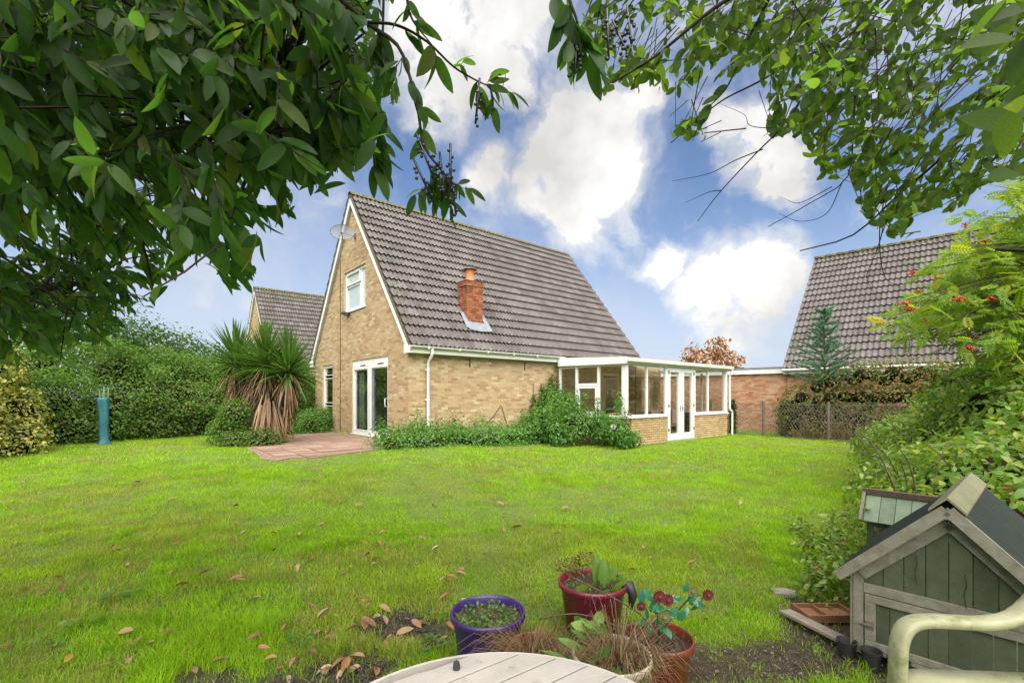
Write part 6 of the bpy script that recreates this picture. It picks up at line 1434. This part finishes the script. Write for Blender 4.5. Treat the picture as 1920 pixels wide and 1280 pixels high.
def build_bits():
    pw = plain('pale_plank', (.28,.24,.20), (.2,.165,.13), 9, .85, .4, 30, stain=((.15,.12,.09), 7, .55, .5)); a = gp(1472,1153); b = gp(1590,1218); m = MB(); c = (a+b)/2
    m.beam(a-c+Vector((0,0,.03)), b-c+Vector((0,0,.045)), .085, .022); tag(m.build('loose_plank', pw, None, loc=c, bevel=.003), 'pale weathered plank lying on the mud beside the hutch', 'plank')
    tw = plain('tray_wood', (.26,.12,.06), (.18,.085,.045), 8, .6, .3, 30); q = gp(1518,1166); o = empty('wooden_tray', q, .02, 'orange brown wooden tray lying on the ground left of the hutch', 'tray'); m = MB(); m.box(0,.32,0,.17,.01,.02); m.build('base', tw, o)
    for (x0,x1,y0,y1) in ((0,.32,-.012,0),(0,.32,.17,.182),(-.012,0,-.012,.182),(.32,.332,-.012,.182),(.12,.13,0,.17)): m = MB(); m.box(x0,x1,y0,y1,.0,.05); m.build('side', tw, o, bevel=.002)
    st = plain('stone', (.22,.2,.18), (.15,.14,.12), 9, .9, .4, 30); q = gp(1468,1112); m = MB(); m.prism([(-.09,-.05),(.05,-.07),(.10,.0),(.03,.06),(-.07,.05)], -.01, .025); tag(m.build('stone_slab', st, None, loc=q, bevel=.005), 'flat grey stone on the ground left of the wooden tray', 'stone')
    # slate chips and grit on the mud, fallen berries, twigs: past counting
    m = MB()
    for k in range(170):
        q = gp(random.gauss(1480,90), random.gauss(1248,26)); a = random.uniform(0,6.28); l = random.uniform(.006,.02); h = random.uniform(.003,.007); d = Vector((math.cos(a),math.sin(a),0))
        m.beam(q+Vector((0,0,h)), q+d*l+Vector((0,0,h+random.uniform(-.004,.006))), l*random.uniform(.4,.9), h, t=random.random())
    tag(m.build('stone_chips', tinted('chips', [(.08,.07,.06),(.16,.15,.15),(.05,.045,.04),(.2,.17,.14)], .8), None), 'small grey stone chips scattered on the mud by the hutch', 'stones', kind='stuff')
    m = MB()
    for (x, y, sx, sy, n) in ((745,1170,55,22,330),(660,1245,65,18,330),(600,1285,90,20,150),(380,1180,90,45,120),(1000,1240,120,30,80)):
        for k in range(n): q = gp(random.gauss(x,sx), random.gauss(y,sy)); m.ball(q+Vector((0,0,.004)), random.uniform(.0045,.0075), 6, 4)
    tag(m.build('fallen_berries', M['berryblue'], None, True), 'dark blue berries fallen on the muddy patches of the lawn', 'berries', kind='stuff')
    m = MB()
    for k in range(260):
        if k < 170: q = gp(random.gauss(1440,140), random.gauss(1235,35))
        else: q = gp(random.gauss(700,120), random.gauss(1215,45))
        a = random.uniform(0,6.28); l = random.uniform(.04,.22); d = Vector((math.cos(a),math.sin(a),0)); m.tube([q+Vector((0,0,.006)), q+d*l*.5+Vector((random.gauss(0,.01),0,.014)), q+d*l+Vector((0,0,.008))], random.uniform(.0012,.003), 4, False)
    tag(m.build('fallen_twigs', M['drytwig'], None), 'dry twigs littering the mud around the pots and hutch', 'twigs', kind='stuff')
    # straw like dead blades on the left lawn
    m = MB()
    for k in range(130):
        if k < 36: q = gp(random.uniform(0,210), random.gauss(925,22)); l = random.uniform(.3,1.0)
        else: q = gp(random.uniform(0,1500), random.uniform(900,1270)); l = random.uniform(.05,.16)
        a = random.gauss(.1,.5) if k < 36 else random.uniform(0,6.28); d = Vector((math.cos(a),math.sin(a),0)); h = .04
        m.tube([q+Vector((0,0,h)), q+d*l*.5+Vector((0,0,h+.02)), q+d*l+Vector((0,0,h))], .004 if k < 36 else .0022, 4, False, flat=.4)
    tag(m.build('dead_blades', M['straw'], None), 'dry straw coloured blades strewn over the lawn', 'straw', kind='stuff')
    # fallen leaves: each one a thing
    spots = [(120,1255),(215,1255),(612,1195),(590,1200),(640,1205),(683,1140),(457,1090),(440,1095),(490,1128),(700,1160),(715,1030),(730,1038),(735,1100),(680,1020),(635,1090),(560,1065),(520,1035),(960,995),(800,1015),(820,1010),(845,1095),(855,1080),(1205,1035),(1300,1075),(610,985),(230,1060),(318,1085),(328,1108),(395,1255),(415,1265),(290,1215),(240,1210),(25,1220),(520,1245),(765,1005),(690,1010),(940,970),(1050,935),(750,1200),(735,1190),(790,1180),(840,1200),(705,1270),(340,1020),(250,1010),(160,1060),(560,1010),(1290,1065)]
    rr = random.Random(31)
    for k in range(95): spots.append((rr.gauss(620,330), 880+390*rr.random()**.8))
    for k in range(22): spots.append((rr.gauss(735,45) if k < 11 else rr.gauss(640,60), rr.gauss(1180,18) if k < 11 else rr.gauss(1250,15)))
    me = [npmesh('fallen_leaf', bs[0], [bs[1]], smooth=True) for bs in (leaf_base(.40,6,.25,.35), leaf_base(.44,6,.4,-.15), leaf_base(.34,6,.15,.5), leaf_base(.36,6,.5,.15))]
    for q in me: q.materials.append(M['deadleaf'])
    yl = npmesh('fallen_leaf', LAUREL[0], [LAUREL[1]], smooth=True); yl.materials.append(leafmat('yellow_leaf', [(.45,.30,.03),(.40,.28,.04)], .5, .2))
    for k, (x, y) in enumerate(spots):
        if not (-10 < x < 1470 and 860 < y < 1290): continue
        g = gp(x, y); yel = k < 2; o = link(bpy.data.objects.new('fallen_leaf', yl if yel else rr.choice(me))); md = float(mud(np.array([g.x]), np.array([g.y]))[0])
        o.location = (g.x, g.y, g.z+.030*(1-md)+.012); o.rotation_euler = (rr.gauss(.12,.2), rr.gauss(0,.4), rr.uniform(0,6.28)); sc = rr.uniform(.055,.115)*(1.0 if y > 1000 else 1.1); o.scale = (sc, sc, sc)
        if yel: tag(o, ('yellow fallen leaf on the lawn at the lower left corner', 'yellow fallen leaf on the lawn right of the other yellow one')[k], 'leaf', 'fallen leaves on the lawn')
        else:
            lb = 'brown curled leaf lying on a bare muddy patch' if md > .45 else ('brown leaf on the far lawn towards the house' if y < 980 else ('brown curled leaf on the near lawn left of the purple pot' if x < 840 else 'brown leaf on the grass right of the purple pot'))
            tag(o, lb, 'leaf', {'b': 'fallen leaves'}['b']+(' on the mud' if md > .45 else (' on the far lawn' if y < 980 else (' on the near left lawn' if x < 840 else ' on the right lawn'))))
    # weeds in the lawn
    for (x, y, n, s_, mt, lb) in ((150,1180,16,.055,'bramble','small broad leaved weed in the lawn at the lower left'), (95,1212,9,.06,'bramble','low pale green weed in the lawn left of the other weed'), (215,1130,12,.05,'weed','small nettle like weed in the left lawn'), (560,1215,26,.035,'weed','little round leaved weed beside the muddy patch'), (810,1222,22,.04,'weed','small weed between mud patch and purple pot'), (1185,880,60,.06,'weed','patch of taller weeds in the lawn before the conservatory')):
        g = gp(x, y); o = empty('weed', g, 0, lb, 'weed'); sp = .06 if y > 1000 else .3; a = RNG.uniform(0,6.28,n); q = sp*np.sqrt(RNG.uniform(0,1,n)); Ts = np.stack([g.x+q*np.cos(a)*(1 if y > 1000 else 2), g.y+q*np.sin(a), g.z+RNG.uniform(.02,.08,n)],1)
        leaves(o, OVAL, frames(np.stack([np.cos(a),np.sin(a),RNG.uniform(-.1,.5,n)],1), np.array([0,0,1.])+.3*RNG.normal(size=(n,3)), s_*RNG.uniform(.7,1.2,n)), Ts, M[mt], None, n if y > 1000 else 0, 'leaf', 'foliage', np.array(g)); m = MB()
        m.tube([(0,0,-.01),(0,0,.05)], .003, 5); m.build('stem', M['drytwig'], o)
    rr = random.Random(6); b = []
    for k in range(26): q = gp(rr.uniform(1485,1600), rr.uniform(985,1130)); b.append(((q.x+.1, q.y, .07), (rr.uniform(.08,.16), rr.uniform(.08,.16), rr.uniform(.08,.2))))
    bush('ground_weeds', b, 3200, .05, M['bramble'], 'low weeds and young brambles on the ground left of the hutch', 'weeds', HEDGE, 150, 0, extra=[(b, 500, .05, M['autumn'], HEDGE, {})], rough=.7, loc=(b[0][0][0], b[0][0][1], 0))
build_bits()
def build_chair():
    o = empty('garden_chair', (1.80, 1.50, 0), 0, 'dirty pale green plastic armchair at the lower right corner in front of the hutch', 'chair'); C0 = Vector((1.80,1.50,0))
    pm = plain('dirty_plastic', (.36,.35,.235), (.25,.25,.14), 7, .4, .1, 30, spec=.5, stain=((.13,.14,.045), 8, .48, .75))
    def band(path, w, t, up):
        """flat rounded band swept along path"""
        pts = bez(path, 40); m = MB(); v = []; f = []; n = 12; up = Vector(up)
        for i, p in enumerate(pts):
            d = (pts[min(i+1, len(pts)-1)]-pts[max(i-1, 0)]).normalized(); sd = Vector((0,1,0)); nn = d.cross(sd).normalized(); ww = w[0]+(w[1]-w[0])*i/len(pts)
            for k in range(n): a = 6.283*k/n; v.append(p+sd*(math.copysign(abs(math.cos(a))**.6, math.cos(a))*ww/2)+nn*(math.copysign(abs(math.sin(a))**.8, math.sin(a))*t/2)-C0)
        for i in range(len(pts)-1):
            for k in range(n): f.append((i*n+k, i*n+(k+1) % n, (i+1)*n+(k+1) % n, (i+1)*n+k))
        f += [tuple(range(n-1,-1,-1)), tuple(range((len(pts)-1)*n, len(pts)*n))]; m.add(v, f); return m
    for yy in (1.80, 1.22):
        path = [(2.12,yy,.86),(2.02,yy,.735),(1.93,yy,.655),(1.82,yy,.632),(1.70,yy,.636),(1.58,yy,.640),(1.515,yy,.62),(1.485,yy,.56),(1.48,yy,.47),(1.475,yy,.38),(1.45,yy,.2),(1.43,yy,0)]
        band(path, (.078,.07), .042, (0,1,0)).build('arm_and_leg', pm, o, True)
        m = MB(); m.tube([Vector(q)-C0 for q in ((2.06,yy,.42),(2.13,yy,.2),(2.17,yy,0))], [.03,.027,.024], 8); m.build('leg', pm, o, True)
    m = MB(); v = []; f = []; nx, ny = 14, 12
    for i in range(nx+1):
        for j in range(ny+1):
            x = 1.465+.60*i/nx; y = 1.20+.62*j/ny; e = abs(2*j/ny-1); z = .42-.02*(i/nx)+.03*e**4-.03*max(0, 1-i/2)**2; v.append((x-C0.x, y-C0.y, z))
    for i in range(nx):
        for j in range(ny): a = i*(ny+1)+j; f.append((a, a+ny+1, a+ny+2, a+1))
    m.add(v, f); q = m.build('seat', pm, o, True); md = q.modifiers.new('s', 'SOLIDIFY'); md.thickness = .012
    m = MB(); m.box(2.05-C0.x, 2.12-C0.x, 1.20-C0.y, 1.82-C0.y, .42, .44)
    for k in range(7):
        y = 1.24+k*.085; m.add([(2.05-C0.x,y-C0.y,.43),(2.05-C0.x,y+.06-C0.y,.43),(2.2-C0.x,y+.06-C0.y,.86),(2.2-C0.x,y-C0.y,.86),(2.062-C0.x,y-C0.y,.43),(2.062-C0.x,y+.06-C0.y,.43),(2.212-C0.x,y+.06-C0.y,.86),(2.212-C0.x,y-C0.y,.86)], [(0,1,2,3),(7,6,5,4),(0,4,5,1),(1,5,6,2),(2,6,7,3),(3,7,4,0)])
    m.box(2.19-C0.x, 2.23-C0.x, 1.20-C0.y, 1.82-C0.y, .855, .92); m.build('backrest', pm, o, bevel=.004)
build_chair()
